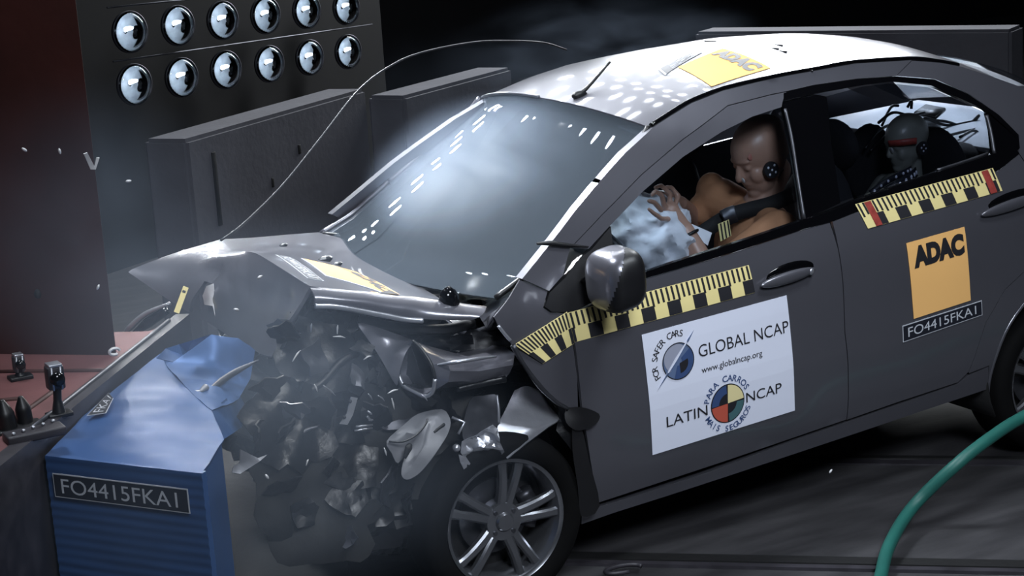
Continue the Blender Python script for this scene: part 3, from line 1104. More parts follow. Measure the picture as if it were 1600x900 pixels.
# ---- rear wheel arch lip, drip channel on the roof
obj('arch_lip', *tube([(x, -side_y(x, z) + 0.004, z) for x, z in ARCH], 0.008, 8, 30), 'paint', car)
obj('drip_channel', *tube([(x, -side_y(x, z) + 0.012, z + 0.004) for x, z in RAIL_TOP[5:] + [(2.096, 1.443), (2.178, 1.418)]], 0.009, 8, 50), 'gloss', car)

# ---- roof: lofted between the two drip lines, crowned
RX = [(x, z) for x, z in RAIL_TOP[5:]] + QX[1:] + [(2.5, 1.305)]
xs = [p[0] for p in RX]; zs = [p[1] for p in RX]


def roof_pt(s, t):
    """s 0..1 front to rear, t -1..1 near to far"""
    x0 = xs[0] + (2.46 - xs[0]) * s
    z0 = interp(x0, xs, zs)
    yw = side_y(x0, z0) - 0.014 - 0.02 * max(0, 1 - 4 * s)
    crown = 0.062 * (1 - abs(t) ** 2.2)
    dx = -0.075 * (1 - t * t) * (1 - s) + 0.06 * (1 - t * t) * s
    return V((x0 + dx, yw * t, z0 + crown))


NS, NT = 40, 28
rv = [roof_pt(i / NS, -1 + 2 * j / NT) for i in range(NS + 1) for j in range(NT + 1)]
rf = []
for i in range(NS):
    for j in range(NT):
        k = i * (NT + 1) + j
        rf.append((k, k + NT + 1, k + NT + 2, k + 1))
roof = obj('roof', *thicken(rv, [p - V((0, 0, 0.02)) for p in rv], [f[::-1] for f in rf]), 'paint', car, True, 50)
roof_bvh = BVHTree.FromPolygons([tuple(p) for p in rv], rf)
hl = [p - V((0, 0, 0.035)) for p in rv]
obj('headlining', *thicken(hl, [p - V((0, 0, 0.01)) for p in hl], [f[::-1] for f in rf]), 'headlining', car, True, 50)
# roof stickers
rc = [(1.175, -0.256, 1.52), (1.476, -0.113, 1.52), (1.426, -0.468, 1.52)] + [(1.137, -0.511, 1.49)]
st = Print(0.30, 0.30, 'adac', 0.03)
st.text('ADAC', 0.02, 0.20, 0.28, 0.285, 'ink', 0.07, 2)
st.lay('sticker', quad_bvh([(rc[1][0] + .0, rc[1][1]), (rc[2][0], rc[2][1]), (rc[3][0], rc[3][1]), (rc[0][0], rc[0][1])], roof_bvh), roof)['label'] = 'amber sticker on the roof'
rc = [(1.107, -0.232, 1.51), (1.404, -0.056, 1.51), (1.384, -0.118, 1.51), (1.084, -0.308, 1.51)]
st = Print(0.34, 0.05, 'plaqueink', 0.03)
st.rect(0.002, 0.002, 0.338, 0.048, 'plaque', 1)
st.text('FO4415FKA1', 0.02, 0.01, 0.32, 0.04, 'plaqueink', 0, 2)
st.lay('plaque', quad_bvh([rc[1][:2], rc[2][:2], rc[3][:2], rc[0][:2]][::1], roof_bvh), roof)
# antenna
ab = [(0.802, -0.18, 1.484)][0]
at_ = [(0.939, -0.18, 1.587)][0]
for _q in (ab,):
    _h = roof_bvh.ray_cast(V((_q[0], _q[1], 3)), V((0, 0, -1)))
    _dz = _h[0].z - _q[2]
    ab = (ab[0], ab[1], ab[2] + _dz)
    at_ = (at_[0], at_[1], at_[2] + _dz * 0.6)
an = obj('antenna_foot', *ellipsoid((ab[0], ab[1], ab[2] + 0.004), (0.032, 0.016, 0.016)), 'black', roof)
obj('antenna', *tube([V(ab) + V((-0.004, 0, 0.005)), V(ab).lerp(V(at_), 0.25), V(at_)], [0.012, 0.007, 0.0045], 8), 'black', roof)
# small scuff marks left on the roof
for q in [(1.662, -0.209, 1.53), (1.604, -0.307, 1.53), (1.612, -0.248, 1.53), (1.589, 0.137, 1.53), (1.595, 0.123, 1.53), (1.532, -0.545, 1.53), (1.518, -0.584, 1.53)]:
    h = roof_bvh.ray_cast(V((q[0], q[1], 3)), V((0, 0, -1)))
    if h[0]:
        obj('scuff', *box(h[0].x, h[0].y, h[0].z, 0.006, 0.05, 0.006, 0.001), 'black', roof)

# ---- windscreen
WT = [roof_pt(0, -1 + 2 * j / 16) for j in range(17)]
NEARW = [(0.83, -0.585, 1.402), (0.535, -0.63, 1.222), (0.242, -0.68, 1.034), (0.118, -0.69, 0.985)]
nz = sorted([(p[2], p[0], -p[1]) for p in NEARW])
WV, WF = [], []
NR = 24
for i in range(NR + 1):
    s = i / NR
    z = nz[0][0] + (nz[-1][0] - nz[0][0]) * (1 - s)
    x = interp(z, [q[0] for q in nz], [q[1] for q in nz])
    yw = interp(z, [q[0] for q in nz], [q[2] for q in nz])
    for j in range(17):
        t = -1 + 2 * j / 16
        bow = (1 - t * t)
        wx = x - bow * (0.075 + 0.06 * s)
        wz = z + bow * (0.055 * (1 - s) + 0.005 * s)
        p = V((wx, yw * t, wz))
        if i == 0: p = WT[j] + V((-0.004, 0, -0.004))
        WV.append(p)
for i in range(NR):
    for j in range(16):
        k = i * 17 + j
        WF.append((k, k + 1, k + 18, k + 17))
wn = V((0.5, 0, -0.85)) * 0.004
shield = obj('windscreen', *thicken(WV, [p + wn for p in WV], WF), 'windshield', car, True, 60)
# black border band on the inside of the glass, sides and foot
def band(rng):
    fs = [f for f in WF if rng(f[0] // 17, f[0] % 17)]
    use = sorted({i for f in fs for i in f})
    mp = {i: n for n, i in enumerate(use)}
    tp = [WV[i] + wn * 1.6 for i in use]
    return thicken(tp, [p + wn * 0.4 for p in tp], [tuple(mp[i] for i in f) for f in fs])
obj('glass_border', *band(lambda i, j: i >= NR - 2 or j == 0 or j == 15), 'black', shield, True, 60)
for sg in (-1, 1):
    e = [V((WV[i * 17 + (0 if sg < 0 else 16)].x, WV[i * 17 + (0 if sg < 0 else 16)].y + sg * 0.012, WV[i * 17 + (0 if sg < 0 else 16)].z + 0.004)) for i in range(0, NR + 1, 3)]
    if sg > 0:
        k = int(len(e) * 0.62)
        obj('pillar_trim', *tube(e[:k + 1], 0.012, 8), 'paint', shield)
        obj('pillar_trim', *tube(e[k:], 0.011, 8), 'paint', shield)
    else:
        obj('pillar_seal', *tube(e, 0.010, 8), 'black', shield)
obj('header_strip', *tube([p + V((-0.002, 0, 0.003)) for p in WT[8:]], 0.006, 6), 'paint', shield)
# snapped seal across the near pillar
obj('torn_seal', *tube([(x, -side_y(x, z) - 0.012, z) for x, z in [(0.253, 1.149), (0.298, 1.142), (0.35, 1.127), (0.43, 1.106)]], [0.004, 0.009, 0.008, 0.003], 6), 'black', shield)

# ---- scuttle and cowl under the windscreen
cw = [(0.154, 0.55, 0.978), (0.184, 0.3, 0.915), (0.146, -0.1, 0.904), (0.155, -0.3, 0.897), (0.125, -0.62, 0.962)]
obj('scuttle', *ribbon([V(p) + V((0.05, 0, -0.015)) for p in cw], (1, 0, 0.25), 0.14, 0.01), 'black', car, True, 40)
wp = obj('wiper', *tube([(0.096, 0.62, 1.006), (0.155, 0.5, 0.995), (0.147, 0.2, 0.956), (0.126, -0.12, 0.921)], [0.008, 0.006, 0.006, 0.004], 6), 'black', car)
obj('wiper_blade', *tube([V(p) + V((-0.005, 0, 0.012)) for p in [(0.165, 0.45, 1.001), (0.151, 0, 0.948), (0.147, -0.25, 0.924)]], 0.005, 6), 'gloss', wp)

# ---- bonnet: buckled upward, front folded down
HR = [(0.092, 0.66, 1.006), (0.103, 0.4, 1.008), (0.096, 0.1, 0.974), (0.037, -0.35, 0.972), (-0.034, -0.62, 1.001)]       # rear edge far to near
HM = [(-0.106, 0.63, 1.034), (-0.086, 0.4, 1.034), (-0.112, 0.05, 1.042), (-0.163, -0.38, 1.052), (-0.209, -0.63, 1.054)]
HC = [(-0.317, 0.6, 1.068), (-0.367, 0.35, 1.081), (-0.402, 0, 1.123), (-0.44, -0.35, 1.131), (-0.473, -0.62, 1.135)]      # crest far to near
HF = [(-0.429, 0.6, 1.068), (-0.44, 0.36, 1.086), (-0.469, 0.02, 1.084), (-0.502, -0.34, 1.083), (-0.499, -0.6, 1.102)]
hv = []
rows = [HR, HM, HC]
NH, NK = 24, 28
hrow = []
for L in (HR, HM, HC):
    hrow.append(smooth_path(L, NK))
for i in range(NH + 1):
    s = i / NH
    for j in range(NK + 1):
        p = hrow[0][j] * ((1 - s) * (1 - 2 * s)) + hrow[1][j] * (4 * s * (1 - s)) + hrow[2][j] * (s * (2 * s - 1))
        p = p + V((0, 0, 0.005 * noise.noise(V((p.x * 4, p.y * 4, 0.5))) * min(1, 3 * s)))
        hv.append(p)
hf = []
for i in range(NH):
    for j in range(NK):
        k = i * (NK + 1) + j
        hf.append((k, k + 1, k + NK + 2, k + NK + 1))
bonnet = obj('bonnet', *thicken(hv, [p - V((0, 0, 0.014)) for p in hv], hf), 'paint', car, True, 45)
bonnet['label'] = 'buckled grey bonnet'
hood_bvh = BVHTree.FromPolygons([tuple(p) for p in hv], hf)
# folded front flap: crest row down to the torn lower edge
FL = [(-0.679, 0.6, 1.018), (-0.595, 0.38, 0.923), (-0.547, 0.2, 0.882), (-0.522, -0.05, 0.851), (-0.537, -0.4, 0.882), (-0.545, -0.6, 1.041)]
crest = hrow[2]
mid = smooth_path([(-0.554, 0.6, 1.047), (-0.514, 0.38, 1.021), (-0.491, 0.15, 1.021), (-0.474, -0.1, 1.006), (-0.483, -0.42, 1.014), (-0.499, -0.62, 1.1)], NK)
low = smooth_path(FL, NK)
fv = []
NF = 14
for i in range(NF + 1):
    s = i / NF
    for j in range(NK + 1):
        p = crest[j] * ((1 - s) * (1 - 2 * s)) + mid[j] * (4 * s * (1 - s)) + low[j] * (s * (2 * s - 1))
        k = j / NK
        amp = (0.012 + 0.035 * math.exp(-((k - 0.33) / 0.13) ** 2)) * math.sin(PI * min(1, s * 1.1)) 
        p = p + V((-1, 0, 0.3)) * amp * ridged(V((p.y * 1.0, p.z * 1.4, 0.2)), 7, 4.4)
        fv.append(p)
ff = []
for i in range(NF):
    for j in range(NK):
        k = i * (NK + 1) + j
        if 8 <= j <= 9 and i >= 8: continue
        ff.append((k, k + 1, k + NK + 2, k + NK + 1))
flap = obj('folded_front', *thicken(fv, [p + V((0.012, 0, -0.004)) for p in fv], ff), 'paint', bonnet, True, 38)
sheet('torn_edge', [(-0.533, 0.18, 1.009), (-0.511, 0.17, 1.015), (-0.519, 0.15, 0.959), (-0.521, 0.14, 0.904), (-0.53, 0.14, 0.894), (-0.531, 0.15, 0.943), (-0.543, 0.2, 0.941), (-0.545, 0.2, 0.974)], 'paleclay', bonnet, 0.012, 0.006, 14, 0.003, seed=2)  # pale material paints in the light falling on this torn metal
sheet('torn_edge', [(-0.504, 0.12, 0.947), (-0.503, 0.1, 0.924), (-0.508, 0.08, 0.878), (-0.516, 0.1, 0.865), (-0.514, 0.12, 0.895)], 'greyplastic', bonnet, 0.012, 0.004, 14, 0.003, seed=3)
tp = Print(0.09, 0.03, 'tape', 0.03)
tp.rect(0.07, 0.006, 0.078, 0.024, 'ink')
q4 = [(-0.61, 0.27, 0.919), (-0.56, 0.28, 0.999), (-0.546, 0.27, 0.991), (-0.596, 0.26, 0.911)]
tp.lay('tape_patch', quad_flat(q4[0], q4[1], q4[2], q4[3], (-0.9, -0.4, 0.2), 0.03), bonnet)
# raised near edge of the bonnet
ET = [(-0.473, -0.62, 1.135), (-0.34, -0.63, 1.097), (-0.183, -0.635, 1.048), (-0.044, -0.64, 1.002), (0.093, -0.68, 0.961)]
EB = [(-0.479, -0.66, 1.087), (-0.405, -0.67, 1.069), (-0.264, -0.68, 1.014), (-0.167, -0.69, 0.978), (0.018, -0.72, 0.941)]
et, eb = smooth_path(ET, 24), smooth_path(EB, 24)
lv = []
for i in range(7):
    s = i / 6
    for p, q in zip(et, eb):
        lv.append(p.lerp(q, s) + V((0, -0.02 * math.sin(PI * s), 0)) + V((0, 0, 0.004 * noise.noise(p * 9))))
lf = [(i * 25 + j, i * 25 + j + 1, i * 25 + j + 26, i * 25 + j + 25) for i in range(6) for j in range(24)]
edge = obj('raised_edge', *thicken(lv, [p + V((0, 0.012, 0)) for p in lv], lf), 'paint', bonnet, True, 45)
obj('edge_lip', *tube([p + V((0, 0.0, -0.004)) for p in eb[:20]], 0.009, 8), 'bare', bonnet)
# bonnet stickers
hq = [(-0.265, -0.045, 1.08), (-0.334, -0.413, 1.08), (-0.179, -0.704, 1.08), (-0.167, -0.275, 1.08)]
st = Print(0.28, 0.28, 'white', 0.03)
st.rect(0.005, 0.005, 0.275, 0.275, 'adac', 1)
st.text('ADAC', 0.02, 0.19, 0.26, 0.268, 'ink', 0.07, 2)
st.lay('sticker', quad_bvh([hq[3][:2], hq[2][:2], hq[1][:2], hq[0][:2]], hood_bvh), bonnet)['label'] = 'amber sticker on the bonnet'
hq = [(-0.337, 0.003, 1.1), (-0.303, -0.053, 1.1), (-0.38, -0.508, 1.1), (-0.419, -0.473, 1.1)]
st = Print(0.36, 0.055, 'plaqueink', 0.03)
st.rect(0.003, 0.003, 0.357, 0.052, 'plaque', 1)
st.text('FO4415FKA1', 0.02, 0.011, 0.34, 0.044, 'plaqueink', 0, 2)
st.lay('plaque', quad_bvh([hq[1][:2], hq[2][:2], hq[3][:2], hq[0][:2]], hood_bvh), bonnet)['label'] = 'dark plaque with test number on the bonnet'
# bits of broken plastic lying on the bonnet stay with it
for q, s in zip([(-0.168, 0.358, 1.08), (-0.169, -0.026, 1.08), (-0.164, -0.117, 1.08)], (0.012, 0.02, 0.013)):
    h = hood_bvh.ray_cast(V((q[0], q[1], 3)), V((0, 0, -1)))
    if h[0]:
        o = obj('plastic_chip', *ellipsoid(h[0] + V((0, 0, s * 0.3)), (s * 1.4, s, s * 0.6), u=7, v=5), 'black', None, False)
        tag(o, {0.012: 'black plastic chip on the far edge of the bonnet', 0.02: 'larger black plastic chip beside the amber bonnet sticker', 0.013: 'small black plastic chip nearest the windscreen beside the amber bonnet sticker'}[s], 'debris', 'plastic chips on the bonnet')
        o.location = (0, 0, 0)
        o.rotation_euler = (0, -0.04014, 0)
# ---- wheels
def wheel(loc):
    w = bpy.data.objects.new('wheel', None)
    C.objects.link(w)
    w.parent = car
    w.location = loc
    prof = [(0.205, -0.078), (0.222, -0.092), (0.252, -0.098), (0.278, -0.088), (0.288, -0.07), (0.290, -0.03), (0.290, 0.03), (0.288, 0.07), (0.278, 0.088), (0.24, 0.095), (0.205, 0.08), (0.19, 0.0)]
    obj('tyre', *lathe(prof, 64, True), 'rubber', w, True, 50)
    rim = [(0.206, -0.084), (0.212, -0.088), (0.209, -0.076), (0.200, -0.06), (0.186, -0.05), (0.182, 0.06), (0.176, 0.06), (0.180, -0.05), (0.192, -0.068), (0.200, -0.082)]
    obj('rim', *lathe(rim, 64, True), 'alloy', w, True, 40)
    obj('brake_disc', *lathe([(0.001, 0.0), (0.125, 0.0), (0.125, 0.012), (0.001, 0.012)], 40), 'steel', w, True, 30)
    obj('inner_wheel', *lathe([(0.001, 0.03), (0.18, 0.035), (0.18, 0.05), (0.001, 0.05)], 32), 'dark', w, True, 30)
    obj('caliper', *tube([(0.11, -0.01, 0.06), (0.13, -0.01, 0.0), (0.11, -0.01, -0.06)], 0.03, 8), 'steel', w)
    hub = [(0.0008, -0.085), (0.026, -0.084), (0.031, -0.078), (0.033, -0.074), (0.062, -0.072), (0.066, -0.06), (0.066, -0.02), (0.001, -0.02)]
    hb = obj('hub', *lathe(hub, 40), 'alloy', w, True, 30)
    vs, fs = join(*[([p + V((0.047 * math.cos(math.radians(38 + 90 * k)), 0, 0.047 * math.sin(math.radians(38 + 90 * k)))) for p in lathe([(0.0008, -0.078), (0.007, -0.078), (0.008, -0.066), (0.0008, -0.066)], 8)[0]], lathe([(0.0008, -0.078), (0.007, -0.078), (0.008, -0.066), (0.0008, -0.066)], 8)[1]) for k in range(4)])
    obj('wheel_nuts', vs, fs, 'steel', w, True, 30)
    for k in range(5):
        a = math.radians(76 + 72 * k)
        for sg in (-1, 1):
            vs, fs = [], []
            N = 10
            for i in range(N + 1):
                t = i / N
                r = 0.05 + 0.148 * t
                off = sg * (0.012 + 0.021 * t ** 1.3)
                hw = 0.0165 - 0.002 * t + 0.004 * max(0, t - 0.8) * 5
                y0 = -0.070 - 0.010 * math.sin(PI * t * 0.8)
                dep = 0.028 - 0.008 * t
                for (du, dy) in ((-hw, dep), (-hw, 0.006), (-hw * 0.55, 0), (hw * 0.55, 0), (hw, 0.006), (hw, dep)):
                    u = off + du
                    vs.append(V((r * math.cos(a) - u * math.sin(a), y0 + dy, r * math.sin(a) + u * math.cos(a))))
            for i in range(N):
                for j in range(6):
                    p, q = i * 6 + j, i * 6 + (j + 1) % 6
                    fs.append((p, q, q + 6, p + 6))
            fs += [tuple(range(6))[::-1], tuple(N * 6 + j for j in range(6))]
            obj('spoke', vs, fs, 'alloy', w, True, 30)
    return w


wf = wheel((0.012, -0.735, 0.285))
wr = wheel((2.43, -0.70, 0.192))
for src, loc in ((wf, (0.06, 0.72, 0.285)), (wr, (2.43, 0.70, 0.192))):
    c = src.copy(); C.objects.link(c); c.location = loc; c.rotation_euler = (0, 0, PI)
    for g in src.children:
        d = g.copy(); C.objects.link(d); d.parent = c
# wheelhouse liners
def arch_shell(cx, cz, r, y0, y1, a0, a1):
    vs, fs = [], []
    n = 20
    for i in range(n + 1):
        a = math.radians(a0 + (a1 - a0) * i / n)
        for y in (y0, y1):
            vs.append(V((cx + r * math.cos(a), y, cz + r * math.sin(a))))
    for i in range(n):
        fs.append((2 * i, 2 * i + 1, 2 * i + 3, 2 * i + 2))
    out = [p + V((0, 0, 0)) for p in vs]
    inn = [V((cx + (p.x - cx) * 1.02, p.y, cz + (p.z - cz) * 1.02)) for p in vs]
    return thicken(out, inn, fs)
obj('wheel_arch_liner', *arch_shell(2.43, 0.26, 0.34, -0.8, -0.42, -25, 205), 'dark', car)
obj('wheel_arch_liner', *arch_shell(0.03, 0.29, 0.335, -0.55, -0.3, -28, 150), 'dark', car)

# ---- underbody and structure behind the skin
obj('floor_pan', *join(box(1.55, 0, 0.245, 2.5, 1.5, 0.06, 0.02), box(1.2, 0, 0.3, 1.9, 0.26, 0.14, 0.04), box(2.7, 0, 0.32, 0.8, 1.3, 0.2, 0.04), box(1.2, -0.3, 0.19, 1.7, 0.09, 0.06, 0.01)), 'dark', car, False)
obj('exhaust_pipe', *tube([(0.4, 0.1, 0.2), (1.6, 0.15, 0.19), (2.2, 0.3, 0.22), (3.0, 0.4, 0.25)], 0.03, 8), 'steel', car)
side_panel('door_lining', [(.34, .27), (1.4, .3), (1.39, .97), (.36, .93)], 'dark', car, 0.0, 0.05, 0.09, off=-0.03)
side_panel('door_lining', [(1.41, .3), (1.93, .31), (2.05, .45), (2.3, .78), (2.28, 1.0), (1.4, .985)], 'dark', car, 0.0, 0.05, 0.09, off=-0.03)
obj('bulkhead', *box(0.40, 0, 0.6, 0.05, 1.5, 0.62, 0.02), 'dark', car, False)
obj('rear_bulkhead', *box(2.42, 0, 0.62, 0.05, 1.3, 0.7, 0.02), 'dark', car, False)
# boot lid, rear window, tail
bv = []
for (x, z, yw) in ((2.98, 1.03, .66), (3.14, .98, .66), (3.18, .7, .70), (3.12, .4, .72)):
    for j in range(13):
        t = -1 + j / 6
        bv.append(V((x + 0.05 * (1 - t * t), yw * t, z + 0.02 * (1 - t * t))))
bf = [(i * 13 + j, i * 13 + j + 1, i * 13 + j + 14, i * 13 + j + 13) for i in range(3) for j in range(12)]
obj('boot_lid', *thicken(bv, [p + V((-0.02, 0, -0.02)) for p in bv], bf), 'paint', car, True, 50)
bv = []
for (x, z, yw) in ((2.48, 1.335, .60), (2.74, 1.19, .61), (2.98, 1.07, .64)):
    for j in range(13):
        t = -1 + j / 6
        bv.append(V((x + 0.07 * (1 - t * t), yw * t, z + 0.04 * (1 - t * t))))
bf = [(i * 13 + j, i * 13 + j + 1, i * 13 + j + 14, i * 13 + j + 13) for i in range(2) for j in range(12)]
obj('rear_window', *thicken(bv, [p - V((0.003, 0, 0.004)) for p in bv], bf), 'clear', car, True, 50)

# ---- crushed front: remains of the near wing
wing = side_panel('front_wing', [(0.167, 1.053), (0.256, 1), (0.226, 0.954), (0.247, 0.934), (0.31, 0.919), (0.305, 0.824), (0.312, 0.708), (0.302, 0.607), (0.255, 0.62), (0.163, 0.72), (0.116, 0.804), (0.09, 0.864), (0.085, 0.89), (0.052, 0.935), (0.043, 0.964), (0.114, 1.011)], 'paint', car, 0.001, 0.006, 0.03, crumple=0.012, off=-0.002)
wing['label'] = 'torn grey front wing'
obj('torn_lip', *tube([(x, -side_y(x, z) - 0.006, z) for x, z in [(0.088, 0.867), (0.115, 0.802), (0.163, 0.718), (0.215, 0.654), (0.259, 0.617)]], [0.010, 0.007, 0.009, 0.007, 0.006], 7, 20), 'steel', wing)
obj('torn_lip', *tube([(x, -side_y(x, z) - 0.002, z) for x, z in [(0.052, 0.935), (0.071, 0.901), (0.084, 0.882)]], 0.006, 6), 'bare', wing)
sheet('pillar_base', [(0.103, -0.6, 0.916), (0.16, -0.62, 0.955), (0.168, -0.7, 0.981), (0.083, -0.74, 0.941), (0.064, -0.72, 0.905)], 'paint', car, 0.02, 0.02, 12, 0.004, seed=6)
# bright lower wing: top curls over to face up
LW = [[(0.158, -0.69, 0.666), (0.197, -0.7, 0.674), (0.237, -0.71, 0.652)], [(0.1, -0.725, 0.623), (0.178, -0.735, 0.624), (0.247, -0.75, 0.606)], [(0.046, -0.76, 0.584), (0.138, -0.775, 0.578), (0.256, -0.79, 0.57)], [(0.039, -0.79, 0.542), (0.102, -0.8, 0.546), (0.202, -0.81, 0.558)], [(0.033, -0.83, 0.5), (0.067, -0.84, 0.52), (0.111, -0.84, 0.54)]]
LR = [smooth_path(r, 12) for r in LW]
LC = [smooth_path([r[j] for r in LR], 16) for j in range(13)]
lwv = [LC[j][i] for i in range(17) for j in range(13)]
obj('lower_wing', *thicken(lwv, [p + V((0.004, 0.004, -0.004)) for p in lwv], [(i * 13 + j, i * 13 + j + 1, i * 13 + j + 14, i * 13 + j + 13) for i in range(16) for j in range(12)]), 'bare', car, True, 70)
sheet('lower_wing', [(0.215, -0.56, 0.649), (0.289, -0.6, 0.64), (0.251, -0.78, 0.625), (0.309, -0.83, 0.592), (0.296, -0.84, 0.471), (0.276, -0.83, 0.46), (0.239, -0.8, 0.537), (0.261, -0.78, 0.566), (0.285, -0.64, 0.628), (0.251, -0.58, 0.634)], 'engine', car, 0.025, 0.008, 6, 0.004, seed=4)
sheet('hanging_liner', round_outline([(0.257, -0.84, 0.612), (0.303, -0.86, 0.614), (0.362, -0.865, 0.579), (0.353, -0.866, 0.551), (0.324, -0.86, 0.539), (0.276, -0.86, 0.543), (0.247, -0.85, 0.574)]), 'black', car, 0.02, 0.006, 8, 0.004, seed=4)
sheet('hanging_liner', round_outline([(0.272, -0.85, 0.559), (0.302, -0.85, 0.542), (0.319, -0.85, 0.424), (0.354, -0.83, 0.253), (0.288, -0.82, 0.232), (0.279, -0.83, 0.34), (0.266, -0.84, 0.468)]), 'black', car, 0.025, 0.006, 8, 0.004, seed=4)
sheet('crumpled_panel', round_outline([(-0.051, -0.78, 0.705), (0.008, -0.76, 0.701), (0.053, -0.77, 0.693), (0.047, -0.78, 0.649), (0.036, -0.79, 0.603), (-0.038, -0.8, 0.59), (-0.095, -0.81, 0.585), (-0.099, -0.8, 0.622)]), 'steel', car, 0.018, 0.01, 7, 0.003, seed=12)
sheet('crumpled_foil', [(-0.108, -0.81, 0.589), (-0.064, -0.83, 0.606), (0.007, -0.8, 0.617), (0.013, -0.82, 0.607), (0.004, -0.85, 0.57), (0.021, -0.84, 0.529), (0.011, -0.82, 0.505), (-0.044, -0.8, 0.501), (-0.103, -0.82, 0.52), (-0.126, -0.83, 0.562)], 'bare', car, 0.009, 0.03, 16, 0.002, seed=15, sharp=25)
sheet('crumpled_foil', [(-0.135, -0.83, 0.559), (-0.11, -0.83, 0.543), (-0.095, -0.83, 0.514), (-0.123, -0.83, 0.506), (-0.132, -0.83, 0.532)], 'bare', car, 0.008, 0.012, 20, 0.002, seed=16, sharp=25)
obj('torn_edge', *tube([(0.051, -0.77, 0.695), (0.044, -0.785, 0.651), (0.037, -0.79, 0.607)], 0.005, 6), 'bare', car)
# folded wing tube with the open oval end
sheet('folded_wing', round_outline([(-0.32, -0.6, 0.979), (-0.274, -0.62, 0.96), (-0.179, -0.66, 0.909), (-0.187, -0.7, 0.907), (-0.233, -0.74, 0.892), (-0.271, -0.76, 0.843), (-0.285, -0.76, 0.803), (-0.292, -0.72, 0.844), (-0.298, -0.68, 0.886), (-0.309, -0.63, 0.933)]), 'paint', car, 0.025, 0.018, 7, 0.004, seed=21)


def open_tube(name, rings, m):
    vs, fs = [], []
    n = len(rings[0])
    for r in rings: vs += [V(p) for p in r]
    for i in range(len(rings) - 1):
        for k in range(n):
            a, b = i * n + k, i * n + (k + 1) % n
            fs.append((a, b, b + n, a + n))
    top = list(vs)
    c = [sum((V(p) for p in r), V()) / n for r in rings]
    bot = [v + (c[i // n] - v).normalized() * 0.006 for i, v in enumerate(vs)]
    return obj(name, *thicken(top, bot, fs), m, car, True, 45)


RING0 = [(-0.2, -0.73, 0.924), (-0.185, -0.76, 0.894), (-0.174, -0.79, 0.852), (-0.171, -0.8, 0.808), (-0.18, -0.79, 0.766), (-0.199, -0.77, 0.751), (-0.222, -0.74, 0.765), (-0.241, -0.71, 0.783), (-0.243, -0.69, 0.813), (-0.228, -0.69, 0.864), (-0.21, -0.7, 0.904)]
RING1 = [(-0.129, -0.68, 0.881), (-0.112, -0.74, 0.858), (-0.121, -0.8, 0.852), (-0.137, -0.84, 0.834), (-0.148, -0.84, 0.801), (-0.153, -0.8, 0.774), (-0.151, -0.75, 0.765), (-0.144, -0.7, 0.766), (-0.133, -0.66, 0.782), (-0.125, -0.64, 0.819), (-0.126, -0.65, 0.857)]
RING2 = [(-0.052, -0.66, 0.825), (-0.013, -0.74, 0.829), (-0.015, -0.8, 0.83), (-0.034, -0.84, 0.81), (-0.049, -0.84, 0.784), (-0.046, -0.8, 0.757), (-0.044, -0.75, 0.745), (-0.041, -0.7, 0.744), (-0.032, -0.64, 0.748), (-0.037, -0.62, 0.779), (-0.043, -0.63, 0.808)]
RING3 = [(0.08, -0.66, 0.834), (0.126, -0.72, 0.827), (0.124, -0.78, 0.817), (0.105, -0.8, 0.789), (0.088, -0.8, 0.764), (0.079, -0.78, 0.744), (0.081, -0.73, 0.728), (0.085, -0.68, 0.725), (0.089, -0.64, 0.737), (0.092, -0.62, 0.771), (0.084, -0.63, 0.81)]
ft = open_tube('folded_wing', [RING0, RING1, RING2, RING3], 'paint')
obj('torn_lip', *tube(RING0[3:9], 0.007, 6, 20), 'bare', ft)
obj('torn_lip', *tube(RING0[:4] , 0.006, 6, 20), 'black', ft)
obj('inner_fold', *sheet('z', [(-0.198, -0.7, 0.911), (-0.192, -0.72, 0.862), (-0.186, -0.74, 0.802), (-0.175, -0.76, 0.758), (-0.203, -0.72, 0.768), (-0.225, -0.68, 0.798), (-0.208, -0.67, 0.855)], None, None, 0.02, 0.01, 9, 0.003, seed=2, link=False), 'steel', ft, True, 40)
obj('crease_edge', *tube([(-0.157, -0.8, 0.85), (-0.119, -0.85, 0.861), (-0.046, -0.85, 0.854), (0.047, -0.8, 0.83)], [0.004, 0.007, 0.006, 0.003], 6), 'bare', ft)
# pale plastic lamp housing / bumper skin hanging below
bp_ = sheet('bumper_skin', round_outline([(-0.35, -0.78, 0.643), (-0.284, -0.76, 0.667), (-0.223, -0.75, 0.692), (-0.147, -0.77, 0.695), (-0.136, -0.8, 0.668), (-0.157, -0.83, 0.644), (-0.198, -0.86, 0.62), (-0.247, -0.87, 0.582), (-0.289, -0.86, 0.544), (-0.328, -0.85, 0.53), (-0.34, -0.84, 0.55), (-0.314, -0.82, 0.592), (-0.284, -0.8, 0.61), (-0.329, -0.8, 0.571), (-0.342, -0.79, 0.606)]), 'greyplastic', car, 0.014, 0.028, 4.5, 0.004, bulge=-0.035, seed=31)
bp_['label'] = 'pale torn bumper skin'
sheet('bumper_skin', round_outline([(-0.336, -0.72, 0.67), (-0.227, -0.7, 0.676), (-0.132, -0.72, 0.679), (-0.198, -0.73, 0.664), (-0.289, -0.73, 0.653)]), 'steel', car, 0.02, 0.012, 8, 0.003, seed=33)
obj('slot_hole', *tube([(-0.215, -0.84, 0.653), (-0.196, -0.84, 0.663), (-0.172, -0.83, 0.667)], [0.006, 0.004, 0.005], 6), 'dark', bp_)
obj('slot_hole', *tube([(-0.325, -0.845, 0.599), (-0.306, -0.84, 0.626), (-0.296, -0.835, 0.635)], [0.005, 0.012, 0.007], 6), 'dark', bp_)
obj('wire_loop', *tube([(-0.35, -0.8, 0.648), (-0.316, -0.83, 0.647), (-0.276, -0.84, 0.66), (-0.237, -0.83, 0.681), (-0.222, -0.82, 0.694)], 0.003, 6), 'black', bp_)
